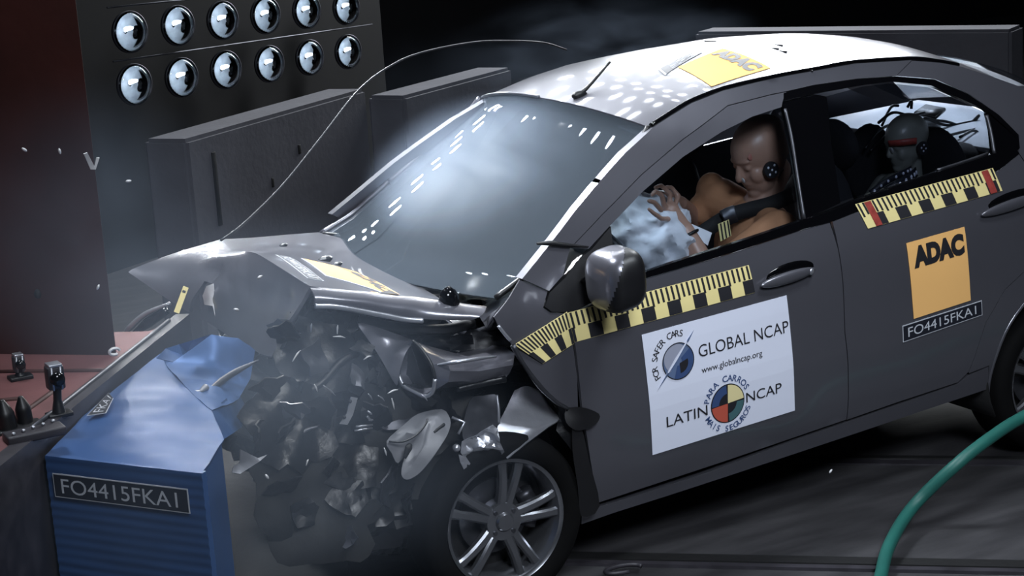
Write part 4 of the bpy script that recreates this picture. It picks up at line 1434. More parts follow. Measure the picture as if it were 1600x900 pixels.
obj('wire_clip', *tube([(-0.129, -0.8, 0.672), (-0.097, -0.82, 0.652), (-0.128, -0.83, 0.624)], 0.005, 6, smooth=False), 'bare', car)
obj('ball_stud', *ellipsoid([(-0.135, -0.82, 0.577)][0], (0.013, 0.013, 0.013)), 'bare', car)
# greasy mass of the engine bay
def lump(p):
    return 1 + 0.16 * ridged(p, 3.0, 2.0) + 0.12 * ridged(p, 7.0, 5.0)
obj('engine', *ellipsoid((-0.12, 0.02, 0.56), (0.46, 0.70, 0.40), None, 72, 48, lump), 'engine', car, True, 35)
obj('engine_cover', *ellipsoid((0.15, -0.35, 0.80), (0.30, 0.36, 0.15), None, 48, 32, lump), 'engine', car, True, 35)
obj('gearbox', *ellipsoid((-0.30, -0.45, 0.40), (0.24, 0.28, 0.22), None, 48, 32, lump), 'engine', car, True, 35)
rnd = random.Random(11)
# crushed pieces: brackets, pipes, hoses, folded plates in front of the engine
sheet('bracket', [(-0.417, -0.7, 0.786), (-0.396, -0.7, 0.777), (-0.422, -0.71, 0.731), (-0.449, -0.72, 0.707), (-0.474, -0.72, 0.717), (-0.442, -0.71, 0.74)], 'bare', car, 0.012, 0.006, 12, 0.004, seed=41)
for q in ((547, 627), (538, 652)):
    obj('bracket_hole', *ellipsoid([(-0.425, -0.712, 0.776)][0] if q[0] == 547 else [(-0.457, -0.727, 0.736)][0], (0.006, 0.006, 0.006), u=8, v=6), 'dark', car)
sheet('radiator_plate', [(-0.477, -0.68, 0.723), (-0.38, -0.66, 0.725), (-0.32, -0.66, 0.711), (-0.346, -0.68, 0.616), (-0.432, -0.7, 0.633), (-0.494, -0.7, 0.659)], 'engine', car, 0.02, 0.02, 9, 0.004, seed=43)
sheet('radiator_plate', [(-0.54, -0.68, 0.655), (-0.444, -0.68, 0.641), (-0.348, -0.7, 0.601), (-0.385, -0.74, 0.494), (-0.489, -0.74, 0.505), (-0.561, -0.72, 0.546)], 'engine', car, 0.022, 0.035, 8, 0.004, seed=44)
sheet('radiator_plate', [(-0.595, -0.7, 0.577), (-0.582, -0.7, 0.576), (-0.534, -0.71, 0.517), (-0.557, -0.72, 0.497), (-0.616, -0.72, 0.517)], 'steel', car, 0.015, 0.01, 10, 0.003, seed=45)
sheet('crushed_panel', jagged([(-0.541, -0.4, 0.98), (-0.467, -0.5, 1.021), (-0.345, -0.58, 0.972), (-0.337, -0.62, 0.916), (-0.311, -0.68, 0.818), (-0.383, -0.68, 0.773), (-0.514, -0.6, 0.828), (-0.573, -0.5, 0.882)], 1), 'engine', car, 0.03, 0.05, 6, 0.004, seed=46)
sheet('crushed_panel', jagged([(-0.785, -0.7, 0.835), (-0.625, -0.62, 0.859), (-0.457, -0.66, 0.807), (-0.484, -0.72, 0.641), (-0.626, -0.74, 0.6), (-0.761, -0.74, 0.677)], 2), 'engine', car, 0.03, 0.05, 6, 0.004, seed=47)
sheet('crushed_panel', jagged([(-0.749, -0.72, 0.709), (-0.577, -0.7, 0.68), (-0.447, -0.74, 0.489), (-0.378, -0.76, 0.413), (-0.484, -0.76, 0.272), (-0.752, -0.76, 0.35), (-0.793, -0.74, 0.522)], 3), 'dark', car, 0.04, 0.05, 5, 0.004, seed=48)
sheet('crushed_panel', jagged([(-0.369, -0.66, 0.807), (-0.217, -0.7, 0.754), (-0.017, -0.74, 0.698), (-0.015, -0.74, 0.612), (-0.126, -0.74, 0.554), (-0.154, -0.72, 0.426), (-0.356, -0.72, 0.438), (-0.404, -0.68, 0.61)], 4), 'dark', car, 0.04, 0.05, 5, 0.004, seed=49)
sheet('crushed_panel', jagged([(-0.085, -0.66, 0.739), (0.227, -0.55, 0.662), (0.286, -0.52, 0.596), (0.186, -0.56, 0.562), (0.028, -0.64, 0.62)], 5), 'dark', car, 0.03, 0.03, 6, 0.004, seed=50)
obj('strut', *tube([(-0.101, -0.8, 0.758), (-0.047, -0.81, 0.76), (0.062, -0.82, 0.757)], 0.011, 8), 'engine', car)
obj('hose', *tube([(-0.301, -0.56, 0.98), (-0.191, -0.6, 0.938), (-0.045, -0.62, 0.903), (0.071, -0.62, 0.899)], 0.018, 8), 'black', car)
obj('hose', *tube([(-0.022, -0.58, 0.922), (0.044, -0.62, 0.872), (0.127, -0.62, 0.876), (0.161, -0.6, 0.929)], 0.012, 8), 'steel', car)
obj('hose', *tube([(-0.616, -0.62, 0.774), (-0.488, -0.64, 0.831), (-0.385, -0.62, 0.885), (-0.252, -0.62, 0.886)], 0.013, 8), 'black', car)
obj('pipe', *tube([(-0.529, -0.7, 0.72), (-0.595, -0.7, 0.706), (-0.647, -0.71, 0.618), (-0.739, -0.72, 0.542)], [0.004, 0.008, 0.007, 0.003], 6), 'steel', car)
obj('pipe', *tube([(-0.667, -0.68, 0.735), (-0.627, -0.68, 0.717), (-0.599, -0.68, 0.693)], [0.003, 0.007, 0.003], 6), 'steel', car)
obj('pipe', *tube([(-0.42, -0.72, 0.694), (-0.364, -0.72, 0.686)], 0.004, 6, 3), 'bare', car)
obj('pipe', *tube([(-0.426, -0.72, 0.682), (-0.366, -0.72, 0.676)], 0.004, 6, 3), 'bare', car)
obj('hook', *tube([(-0.376, -0.72, 0.735), (-0.366, -0.725, 0.725), (-0.352, -0.72, 0.712), (-0.367, -0.72, 0.703), (-0.38, -0.72, 0.719)], 0.005, 6), 'bare', car)
fr = obj('bumper_trim', *tube([(-0.832, -0.55, 0.859), (-0.756, -0.5, 0.871), (-0.683, -0.45, 0.876), (-0.59, -0.4, 0.879)], [0.004, 0.011, 0.010, 0.003], 7), 'steel', car)
obj('bumper_trim', *tube([(-0.876, -0.58, 0.879), (-0.849, -0.57, 0.876), (-0.821, -0.55, 0.879)], [0.012, 0.006, 0.012], 7), 'bare', car)
obj('grille_bar', *tube([(-0.744, 0.55, 0.805), (-0.722, 0.52, 0.839), (-0.672, 0.48, 0.883), (-0.597, 0.42, 0.916)], [0.006, 0.012, 0.010, 0.007], 7), 'bare', car)
obj('grille_bar', *tube([(-0.735, 0.55, 0.788), (-0.672, 0.48, 0.848), (-0.609, 0.42, 0.895)], [0.004, 0.02, 0.016], 7), 'gloss', car)
SL = [(-0.553, -0.6, 0.909), (-0.521, -0.6, 0.939), (-0.494, -0.68, 0.837), (-0.458, -0.68, 0.795), (-0.359, -0.7, 0.892), (-0.332, -0.7, 0.898), (-0.48, -0.6, 0.986), (-0.474, -0.6, 1.015), (-0.411, -0.64, 0.974), (-0.405, -0.64, 1.002), (-0.371, -0.73, 0.792), (-0.359, -0.73, 0.768), (-0.314, -0.75, 0.783), (-0.278, -0.75, 0.787), (-0.629, -0.73, 0.656), (-0.612, -0.73, 0.672), (-0.606, -0.74, 0.62), (-0.595, -0.74, 0.638), (-0.344, -0.74, 0.782), (-0.323, -0.74, 0.758), (-0.53, -0.7, 0.854), (-0.523, -0.7, 0.828), (-0.662, -0.68, 0.769), (-0.652, -0.68, 0.797), (-0.307, -0.76, 0.769), (-0.303, -0.76, 0.731), (-0.221, -0.8, 0.766), (-0.206, -0.8, 0.745), (-0.426, -0.64, 0.969), (-0.385, -0.64, 0.956), (-0.538, -0.58, 0.99), (-0.506, -0.58, 0.985), (-0.365, -0.79, 0.629), (-0.36, -0.79, 0.602)]
for k in range(0, len(SL), 2):
    obj('torn_sliver', *tube([SL[k], V(SL[k]).lerp(V(SL[k + 1]), 0.6) + V((0, 0, 0.003)), SL[k + 1]], [0.0015, 0.0032, 0.001], 6, 6), 'bare' if k % 4 else 'paleclay', car)
# angular broken housings and plates jammed in front of the engine
CX = [(-0.598, -0.66, 1.024), (-0.514, -0.68, 0.928), (-0.667, -0.68, 0.882), (-0.526, -0.71, 0.773), (-0.646, -0.73, 0.726), (-0.384, -0.7, 0.84), (-0.348, -0.73, 0.713), (-0.52, -0.74, 0.593), (-0.699, -0.76, 0.584), (-0.342, -0.75, 0.485), (-0.207, -0.72, 0.739), (-0.111, -0.74, 0.678), (-0.629, -0.76, 0.482), (-0.516, -0.76, 0.366), (-0.73, -0.74, 0.75), (-0.285, -0.75, 0.405), (-0.332, -0.66, 0.923), (-0.612, -0.72, 0.797), (-0.307, -0.72, 0.826), (-0.485, -0.75, 0.482)]
for k, q in enumerate(CX):
    q = V(q)
    w = rnd.uniform(0.035, 0.075)
    n_ = rnd.choice((4, 5, 5, 6))
    a0 = rnd.uniform(0, PI)
    rot = Matrix.Rotation(rnd.uniform(-0.7, 0.7), 3, 'X') @ Matrix.Rotation(rnd.uniform(-0.9, 0.9), 3, 'Z')
    pts = [q + rot @ V((w * math.cos(a0 + 2 * PI * i / n_) * rnd.uniform(0.6, 1.3), rnd.uniform(-0.012, 0.012), w * math.sin(a0 + 2 * PI * i / n_) * rnd.uniform(0.5, 1.2))) for i in range(n_)]
    sheet('broken_housing', jagged(pts, 50 + k, 3, 0.007), ('engine', 'steel', 'black', 'engine')[k % 4], car, 0.014, 0.016, 13, 0.006, seed=60 + k, sharp=25)
# hinge knuckle bulge where the bonnet meets the scuttle
obj('bonnet_hinge', *ellipsoid([(-0.017, -0.64, 0.992)][0], (0.035, 0.03, 0.05), None, 18, 12, lambda p: 1 + 0.15 * ridged(p, 4, 3)), 'gloss', car, True, 40)

# ---- door mirror
mc = V([(0.418, -0.95, 1.031)][0])
mv, mf = ellipsoid((0, 0, 0), (0.075, 0.105, 0.098), None, 90, 60, lambda p: 1.0 / (abs(p.x) ** 3.2 + abs(p.y) ** 3.2 + abs(p.z) ** 3.2) ** (1 / 3.2))
mv = [V((p.x, p.y, p.z + 0.12 * p.x)) for p in mv]
def cutm(keep):
    fs = [f for f in mf if keep(sum((mv[i] for i in f), V()) / 4)]
    use = sorted({i for f in fs for i in f})
    mp = {i: n for n, i in enumerate(use)}
    return [mv[i] + mc for i in use], [tuple(mp[i] for i in f) for f in fs]
kf = lambda c: 0.88 * c.x - 0.47 * c.y - 0.4 * c.z < -0.006
mirror = obj('door_mirror', *cutm(kf), 'paint', fdoor)
v_, f_ = cutm(lambda c: not kf(c))
obj('mirror_back', [mc + (p - mc) * 0.985 for p in v_], f_, 'black', mirror)
obj('mirror_arm', *tube([mc + V((0.02, 0.06, -0.04)), mc + V((0.0, 0.13, -0.03)), V((mc.x - 0.01, -0.80, mc.z - 0.01))], [0.035, 0.03, 0.04], 10), 'black', mirror)

# ---- door handles
def handle(par, xa, za, xb, zb):
    cx, cz = (xa + xb) / 2, (za + zb) / 2
    L = abs(xb - xa) / 2
    rot = Matrix.Rotation(-math.atan2(zb - za, xb - xa), 3, 'Y')
    yy = -side_y(cx, cz)
    obj('handle_cup', *ellipsoid((cx + 0.02, yy + 0.006, cz + 0.004), (L * 0.95, 0.012, 0.040), rot, 28, 12), 'gloss', par)
    h = obj('door_handle', *ellipsoid((cx, yy - 0.016, cz), (L, 0.014, 0.021), rot, 28, 14), 'paint', par)
    obj('keyhole', *ellipsoid((cx + L * 0.8, yy - 0.020, cz + 0.002), (0.012, 0.008, 0.012), rot, 14, 10), 'bare', h)
    return h
hx = [(1.041, 0.86), (1.277, 0.872)]
handle(fdoor, hx[0][0], hx[0][1], hx[1][0], hx[1][1])
hx = [(2.042, 0.913), (2.351, 0.935)]
handle(rdoor, hx[0][0], hx[0][1], hx[1][0], hx[1][1])

# ---- measuring tapes and stickers on the flank
def tape(n, extra=0.0, red=(), n0=0, tickw=0.008):
    w = n * 0.1
    st = Print(w, 0.1, 'tape', 0.01)
    for k in range(n + 1):
        a, b = k * 0.1 - extra, k * 0.1 + 0.05 - extra
        a, b = max(0, a), min(w, b)
        if b > a: st.rect(a, 0.001, b, 0.05, 'ink', 1)
    for k in range(int(w / 0.02)):
        x = 0.006 + k * 0.02
        lo = 0.052 if k % 5 else 0.045
        st.rect(x, lo, x + tickw, 0.099, 'ink', 1)
    for a, b in red: st.rect(a, 0.001, b, 0.099, 'tapered', 2)
    return st
tape(7, 0.04).lay('measuring_tape', quad_side([(0.301, 0.923), (1.017, 0.934), (1.025, 0.839), (0.31, 0.826)]), fdoor)['label'] = 'yellow and black measuring tape'
tape(3, 0.02, tickw=0.010).lay('measuring_tape', quad_side([(0.093, 0.868), (0.298, 0.928), (0.305, 0.824), (0.183, 0.785)], up=0.006), wing)['label'] = 'bent yellow and black measuring tape'
tape(6, 0.06, ((0.035, 0.062), (0.545, 0.575))).lay('measuring_tape', quad_side([(1.51, 1.047), (2.158, 1.061), (2.173, 0.977), (1.537, 0.959)], up=0.003), rdoor)['label'] = 'yellow and black measuring tape with red patches'

W, H = 0.594, 0.42
s1 = Print(W, H, 'white')
X = lambda u: u * W
Y = lambda v: v * H
gx, gy, gr = X(.214), Y(.716), 0.062
s1.sector(gx, gy, 0, gr, 0, 360, 'inksteel', 1, 40)
s1.sector(gx - 0.006, gy + 0.010, 0, gr * 0.80, 40, 235, 'inksilver', 2, 24)
s1.sector(gx, gy, gr * 0.25, gr * 0.97, -110, 35, 'inkblue', 3, 24)
s1.sector(gx + 0.004, gy - 0.008, 0.0, gr * 0.55, -90, 15, 'ink', 4, 20)
s1.sector(gx, gy, gr * 0.97, gr * 1.02, 0, 360, 'ink', 4, 40)
nA, nB = V((X(.057), Y(.533))), V((X(.339), Y(.933)))
nd = (nB - nA).normalized()
np_ = V((-nd.y, nd.x))
s1.poly([nA, nA.lerp(nB, .5) - np_ * 0.006, nB, nA.lerp(nB, .5) + np_ * 0.006], 'white', 5)
s1.poly([nA, nA.lerp(nB, .5) - np_ * 0.0065, nB, nA.lerp(nB, .5) - np_ * 0.0035], 'inksteel', 6)
s1.poly([nA, nA.lerp(nB, .3) + np_ * 0.003, nA.lerp(nB, .28), nA.lerp(nB, .3) - np_ * 0.005], 'inksteel', 6)
s1.poly([nB, nA.lerp(nB, .82) + np_ * 0.003, nA.lerp(nB, .8), nA.lerp(nB, .82) - np_ * 0.005], 'inksteel', 6)
s1.arc_text('FOR SAFER CARS', gx, gy, 0.094, 208, 70, 0.032, 'ink')
s1.text('GLOBAL NCAP', X(.356), Y(.695), X(.988), Y(.795), 'ink', -0.004)
s1.text('www.globalncap.org', X(.363), Y(.545), X(.786), Y(.612), 'ink')
cx, cy, cr = X(.524), Y(.246), 0.066
s1.sector(cx, cy, 0, cr * 1.06, 0, 360, 'ink', 1, 40)
s1.sector(cx, cy, 0.0, cr, 93, 180, 'inkblue', 2)
s1.sector(cx, cy, 0.0, cr, 3, 87, 'inkcream', 2)
s1.sector(cx, cy, 0.0, cr, 183, 267, 'inkred', 2)
s1.sector(cx, cy, 0.0, cr, 273, 357, 'inkteal', 2)
s1.sector(cx, cy, 0.0, cr * .55, 90, 180, 'ink', 3)
s1.sector(cx, cy, 0.0, cr * .55, 270, 360, 'ink', 3)
s1.text('LATIN', X(.103), Y(.199), X(.382), Y(.288), 'ink')
s1.text('NCAP', X(.654), Y(.201), X(.907), Y(.288), 'ink')
s1.arc_text('PARA CARROS', cx, cy, 0.090, 168, 20, 0.031, 'inkblue', bold=0.012)
s1.arc_text('MAIS SEGUROS', cx, cy, 0.090, 200, 342, 0.030, 'inkblue', True, 0.012)
o = s1.lay('sticker', quad_side([(0.562, 0.795), (1.153, 0.803), (1.169, 0.382), (0.576, 0.371)], up=0.002), fdoor)
o['label'] = 'large white sticker with globe and quartered circle emblems'
s2 = Print(0.27, 0.28, 'adac', 0.03)
s2.text('ADAC', 0.022, 0.181, 0.257, 0.262, 'ink', 0.07)
s2.lay('sticker', quad_side([(1.692, 0.878), (1.965, 0.885), (1.974, 0.61), (1.704, 0.599)], up=0.002), rdoor)['label'] = 'amber square sticker with bold black letters'
s3 = Print(0.375, 0.058, 'plaqueink', 0.03)
s3.rect(0.003, 0.003, 0.372, 0.055, 'plaque', 1)
s3.text('FO4415FKA1', 0.024, 0.013, 0.345, 0.046, 'plaqueink')
s3.lay('plaque', quad_side([(1.65, 0.585), (2.026, 0.599), (2.029, 0.542), (1.652, 0.522)], up=0.002), rdoor)['label'] = 'dark plaque with pale test number on the rear door'

# ---- cabin
obj('dashboard', *ellipsoid((0.56, 0, 0.84), (0.26, 0.70, 0.14), None, 40, 20), 'interior', car)
def seat(y, x0, lab):
    s = obj('seat', *join(ellipsoid((x0 - 0.28, y, 0.46), (0.30, 0.24, 0.10)), ellipsoid((x0 + 0.02, y, 0.78), (0.10, 0.24, 0.36), Matrix.Rotation(0.24, 3, 'Y'))), 'seat', car)
    obj('headrest', *ellipsoid((x0 + 0.16, y, 1.17), (0.05, 0.13, 0.10)), 'seat', s)
    return s
seat(-0.38, 1.60, '')
seat(0.38, 1.45, '')
obj('rear_seat', *join(ellipsoid((2.12, 0, 0.48), (0.28, 0.66, 0.12)), ellipsoid((2.40, 0, 0.72), (0.09, 0.64, 0.27), Matrix.Rotation(0.3, 3, 'Y'))), 'seat', car)
obj('seat_wing', *ellipsoid([(2.364, -0.34, 1.004)][0], (0.13, 0.12, 0.07)), 'seat', car)
obj('parcel_shelf', *box(2.74, 0.0, 1.045, 0.62, 1.24, 0.02, 0.006), 'shelf', car)
obj('shelf_pad', *box(2.56, -0.1, 1.03, 0.2, 0.30, 0.03, 0.006), 'black', car)
wv = []
for pts in ([(2.209, -0.1, 1.154), (2.286, -0.1, 1.183), (2.368, -0.1, 1.159), (2.451, -0.1, 1.156)], [(2.014, -0.25, 1.1), (2.123, -0.2, 1.145), (2.3, -0.1, 1.139), (2.521, 0, 1.11)], [(2.039, -0.25, 1.086), (2.154, -0.2, 1.127), (2.319, -0.1, 1.131), (2.527, 0, 1.103)],
            [(2.449, 0, 1.169), (2.471, 0, 1.192), (2.469, 0, 1.16)], [(2.228, -0.1, 1.141), (2.362, 0, 1.183), (2.403, 0, 1.184)], [(2.521, 0, 1.11), (2.651, 0, 1.078), (2.761, 0, 1.038), (2.868, 0, 1.048)], [(2.535, 0, 1.113), (2.657, 0, 1.061), (2.797, 0, 1.054), (2.886, 0, 1.039)],
            [(2.761, 0, 1.033), (2.834, 0, 1.075), (2.811, 0, 1.046), (2.888, 0, 1.012)], [(2.385, -0.3, 1.093), (2.56, -0.2, 1.07), (2.731, -0.1, 1.047), (2.89, 0, 1.049)], [(2.45, -0.3, 1.077), (2.617, -0.2, 1.065), (2.657, -0.2, 1.032), (2.684, -0.2, 1.012)]):
    wv.append(tube(pts, 0.006, 6))
obj('cable_harness', *join(*wv), 'black', car)
obj('instrument_box', *prism([p[:2] for p in [(2.642, 0.185, 1.1), (2.795, 0.284, 1.1), (2.773, 0.133, 1.1), (2.606, 0.011, 1.1)]], 1.09, 1.105, 0.003), 'black', car)
swp = V([(0.911, -0.38, 0.98)][0])
wv_, wf_ = lathe([(0.165, -0.014), (0.18, -0.018), (0.195, 0.0), (0.18, 0.018), (0.165, 0.014)], 40, True)
wrot = Matrix.Rotation(-0.45, 3, 'Y')
sw = obj('steering_wheel', [swp + V((-0.17, 0, -0.06)) + wrot @ V((p.y, p.x, p.z)) for p in wv_], wf_, 'black', car)
obj('airbag', *ellipsoid(swp, (0.15, 0.21, 0.17), Matrix.Rotation(-0.4, 3, 'Y'), 72, 48, lambda p: 1 + 0.26 * ridged(p + V((0.3, 0, 0)), 1.5, 7.7) + 0.05 * ridged(p, 3.4, 1.2)), 'airbag', car, True, 60)
sheet('white_sticker', [(1.018, -0.5, 1.028), (1.088, -0.52, 0.985), (1.052, -0.54, 0.949), (1.036, -0.53, 0.965)], 'airbag', car, 0.012, 0.006, 9, 0.003)  # white sticker beside the airbag, made with the airbag cloth material
obj('seat_belt', *ribbon([(1.087, -0.4, 0.949), (1.136, -0.42, 0.973), (1.22, -0.44, 1.009), (1.303, -0.46, 1.022), (1.371, -0.5, 1.036), (1.426, -0.58, 1.074)], (0.1, 0.2, 1), 0.055, 0.004), 'belt', car)
bk = obj('belt_buckle', *ribbon([(1.187, -0.455, 1.008), (1.212, -0.46, 1.016), (1.236, -0.465, 1.019)], (0.1, 0.2, 1), 0.062, 0.010), 'steel', car)
# ================================================================ PEOPLE-SHAPED DUMMIES IN THE CABIN
CR = Matrix.Rotation(-0.04014, 3, 'Y')


def cabin_thing(name, label, cat, base):
    t = thing(name, label, cat, CR @ V(base), rot=(0, -0.04014, 0))
    return t, V(base)


def off(part, b):
    return [V(p) - b for p in part[0]], part[1]


def marker(par, c, nrm, r, dots, b):
    """black disc with white dots"""
    nrm = V(nrm).normalized()
    q = nrm.to_track_quat('Z', 'Y')
    vs, fs = [], []
    n = 28
    vs = [V((0, 0, 0.004))] + [V((r * math.cos(2 * PI * k / n), r * math.sin(2 * PI * k / n), 0.002)) for k in range(n)] + [V((r * math.cos(2 * PI * k / n), r * math.sin(2 * PI * k / n), -0.01)) for k in range(n)]
    fs = [(0, 1 + k, 1 + (k + 1) % n) for k in range(n)] + [(1 + k, 1 + n + k, 1 + n + (k + 1) % n, 1 + (k + 1) % n) for k in range(n)]
    d = obj('marker_disc', [V(c) - b + q @ p for p in vs], fs, 'ink', par, True, 40)
    parts = [([V(c) - b + q @ (p + V((r * x, r * y, 0.003))) for p in ellipsoid((0, 0, 0), (r * .16, r * .16, 0.002), u=10, v=6)[0]], ellipsoid((0, 0, 0), (1, 1, 1), u=10, v=6)[1]) for x, y in dots]
    obj('marker_dots', *join(*parts), 'white', d)


def head_shapes(c, pitch, s=1.0, yaw=0.0):
    R_ = Matrix.Rotation(yaw, 3, 'Z') @ Matrix.Rotation(pitch, 3, 'Y')
    c = V(c)
    L = lambda p: c + R_ @ (V(p) * s)
    e = lambda p, r, u=28, v=20: ellipsoid(L(p), [k * s for k in r], R_, u, v)
    S = [e((0.020, 0, 0.028), (0.112, 0.082, 0.098)), e((-0.034, 0, -0.045), (0.062, 0.058, 0.084)), e((-0.01, 0, -0.03), (0.08, 0.07, 0.075)),
         limb(L((-0.090, 0, 0.012)), L((-0.106, 0, -0.022)), 0.009 * s, 0.014 * s), e((-0.074, 0, 0.030), (0.020, 0.050, 0.012)),
         e((-0.089, 0, -0.050), (0.011, 0.024, 0.007)), e((-0.086, 0, -0.064), (0.012, 0.022, 0.008)), e((-0.074, 0, -0.094), (0.024, 0.028, 0.022))]
    for sg in (-1, 1):
        S += [e((0.018, sg * 0.076, -0.018), (0.018, 0.008, 0.03)), e((-0.076, sg * 0.030, 0.006), (0.012, 0.016, 0.011)), e((-0.055, sg * 0.036, -0.03), (0.032, 0.026, 0.034))]
    return S, L, R_


# ---- driver
HC_ = V([(1.404, -0.4, 1.195)][0])
drv, DB = cabin_thing('crash_test_dummy', 'adult crash test dummy in an orange jacket leaning over the airbag in the driver seat', 'crash test dummy', (HC_.x + 0.2, -.38, 0.56))
hs, HL, HR_ = head_shapes(HC_, -0.42, 1.1)
SHN = V([(1.328, -0.57, 0.951)][0])
ELN = V([(1.006, -0.62, 0.852)][0])
WRN = V([(0.964, -0.54, 1.026)][0])
PALM = V([(0.924, -0.52, 1.095)][0])
SHF = V([(1.374, -0.17, 1.006)][0])
ELF = V([(1.289, -0.1, 0.943)][0])
WRF = V([(1.163, -0.22, 1.037)][0])
CH = V([(1.385, -0.38, 0.832)][0])
NK = HL((0.03, 0, -0.08))
NB = V([(1.388, -0.38, 0.988)][0])
shapes = hs + [limb(NK, NB, 0.058, 0.062), ellipsoid(CH, (0.12, 0.17, 0.20)), limb(SHN, ELN, 0.055, 0.046), limb(ELN, WRN, 0.046, 0.030), limb(SHF, ELF, 0.055, 0.045), limb(ELF, WRF, 0.045, 0.03),
               limb(SHN, NB, 0.045, 0.05), limb(SHF, NB, 0.045, 0.05), limb(CH + V((0.04, 0, -0.15)), CH + V((0.10, 0, -0.30)), 0.15, 0.16),
               limb(CH + V((0.08, -0.10, -0.33)), CH + V((-0.34, -0.11, -0.27)), 0.085, 0.07), limb(CH + V((0.08, 0.10, -0.33)), CH + V((-0.34, 0.11, -0.27)), 0.085, 0.07),
               limb(CH + V((-0.34, -0.11, -0.27)), CH + V((-0.62, -0.11, -0.5)), 0.06, 0.045), limb(CH + V((-0.34, 0.11, -0.27)), CH + V((-0.62, 0.11, -0.5)), 0.06, 0.045)]


def hand(w, palm, fingers, thumb):
    S = [limb(w, palm, 0.027, 0.031), ellipsoid(palm, (0.036, 0.024, 0.034), u=16, v=12)]
    for f in fingers + [thumb]:
        for i in range(len(f) - 1):
            S.append(limb(f[i], f[i + 1], 0.0105 - 0.001 * i, 0.0095 - 0.001 * i, 10))
    return S


F = [[(0.961, -0.49, 1.102), (0.994, -0.47, 1.13), (0.974, -0.46, 1.162), (0.946, -0.47, 1.171)], [(0.928, -0.51, 1.116), (0.934, -0.51, 1.155), (0.9, -0.51, 1.189), (0.869, -0.52, 1.189)],
     [(0.893, -0.53, 1.12), (0.876, -0.545, 1.164), (0.849, -0.55, 1.183), (0.834, -0.55, 1.172)], [(0.866, -0.55, 1.114), (0.827, -0.57, 1.151), (0.804, -0.575, 1.161)]]
TH = [(0.914, -0.54, 1.072), (0.853, -0.57, 1.088), (0.815, -0.58, 1.117), (0.798, -0.58, 1.134)]
shapes += hand(WRN, PALM, F, TH)
P2 = WRF + V((-0.05, -0.02, 0.03))
F2 = [[P2 + V((-0.01, 0.03 - 0.02 * k, 0.02)), P2 + V((-0.045, 0.035 - 0.022 * k, 0.03)), P2 + V((-0.07, 0.035 - 0.022 * k, 0.012))] for k in range(4)]
shapes += hand(WRF, P2, F2, [P2 + V((0.0, -0.03, 0)), P2 + V((-0.03, -0.05, 0.01)), P2 + V((-0.05, -0.055, 0.0))])
body = remesh('body', [off(p, DB) for p in shapes], 'skin', drv, 0.0048, 5)
# jacket
jk = [ellipsoid(CH + V((0, 0, 0.0)), (0.145, 0.20, 0.21)), limb(SHN + V((0.01, 0, 0)), SHN.lerp(ELN, 0.75), 0.078, 0.066), limb(SHF, SHF.lerp(ELF, 0.55), 0.080, 0.064), limb(SHN, NB + V((0.01, -0.04, -0.02)), 0.07, 0.06),
      limb(SHF, NB + V((0.01, 0.04, -0.02)), 0.085, 0.07), limb(CH + V((0.04, 0, -0.12)), CH + V((0.08, 0, -0.26)), 0.165, 0.17),
      ellipsoid(V([(1.363, -0.14, 1.034)][0]), (0.06, 0.06, 0.075))]
remesh('jacket', [off(p, DB) for p in jk], 'shirt', drv, 0.008, 3)
obj('collar', *off(tube([NB + V((0.058 * math.cos(a), 0.07 * math.sin(a), 0.0 + 0.012 * math.cos(a))) for a in [k * PI / 6 for k in range(13)]], 0.014, 8, 36), DB), 'shirt', drv)
mk = HL((-0.03, -0.083, -0.026))
marker(drv, mk, HR_ @ V((0.0, -1, 0.05)), 0.030, ((0, 0), (-.5, .35), (.4, .52), (.52, -.35), (-.35, -.52)), DB)
obj('wrist_band', *off(tube([WRN.lerp(ELN, 0.12) + (WRN - ELN).normalized().cross(V((0, 1, 0))).normalized() * (0.036 * math.cos(a)) + (WRN - ELN).normalized().cross((WRN - ELN).normalized().cross(V((0, 1, 0))).normalized()) * (0.036 * math.sin(a)) for a in [k * PI / 6 for k in range(13)]], 0.006, 8, 36), DB), 'black', drv)
obj('chin_crease', *off(tube([HL((-0.01, -0.066, -0.075)), HL((0.004, -0.073, -0.060)), HL((0.014, -0.078, -0.055))], 0.003, 6), DB), 'ink', drv)
obj('red_mark', *off(ellipsoid(HL((-0.056, -0.052, 0.042)), (0.020, 0.004, 0.014), HR_), DB), 'faintred', drv)
obj('mouth_tape', *off(ellipsoid(HL((-0.103, -0.014, -0.028)), (0.004, 0.009, 0.011), HR_), DB), 'paleclay', drv)
st = Print(0.075, 0.06, 'tape', 0.02)
for k in range(3): st.rect(0.012 + 0.024 * k, 0.001, 0.022 + 0.024 * k, 0.059, 'ink')
q4 = [V(p) - DB for p in [(1.015, -0.665, 1.053), (1.061, -0.665, 1.06), (1.062, -0.672, 1.004), (1.016, -0.672, 0.993)]]
st.lay('sleeve_marker', quad_flat(q4[0], q4[1], q4[2], q4[3], (0, -1, 0), 0.002), drv)

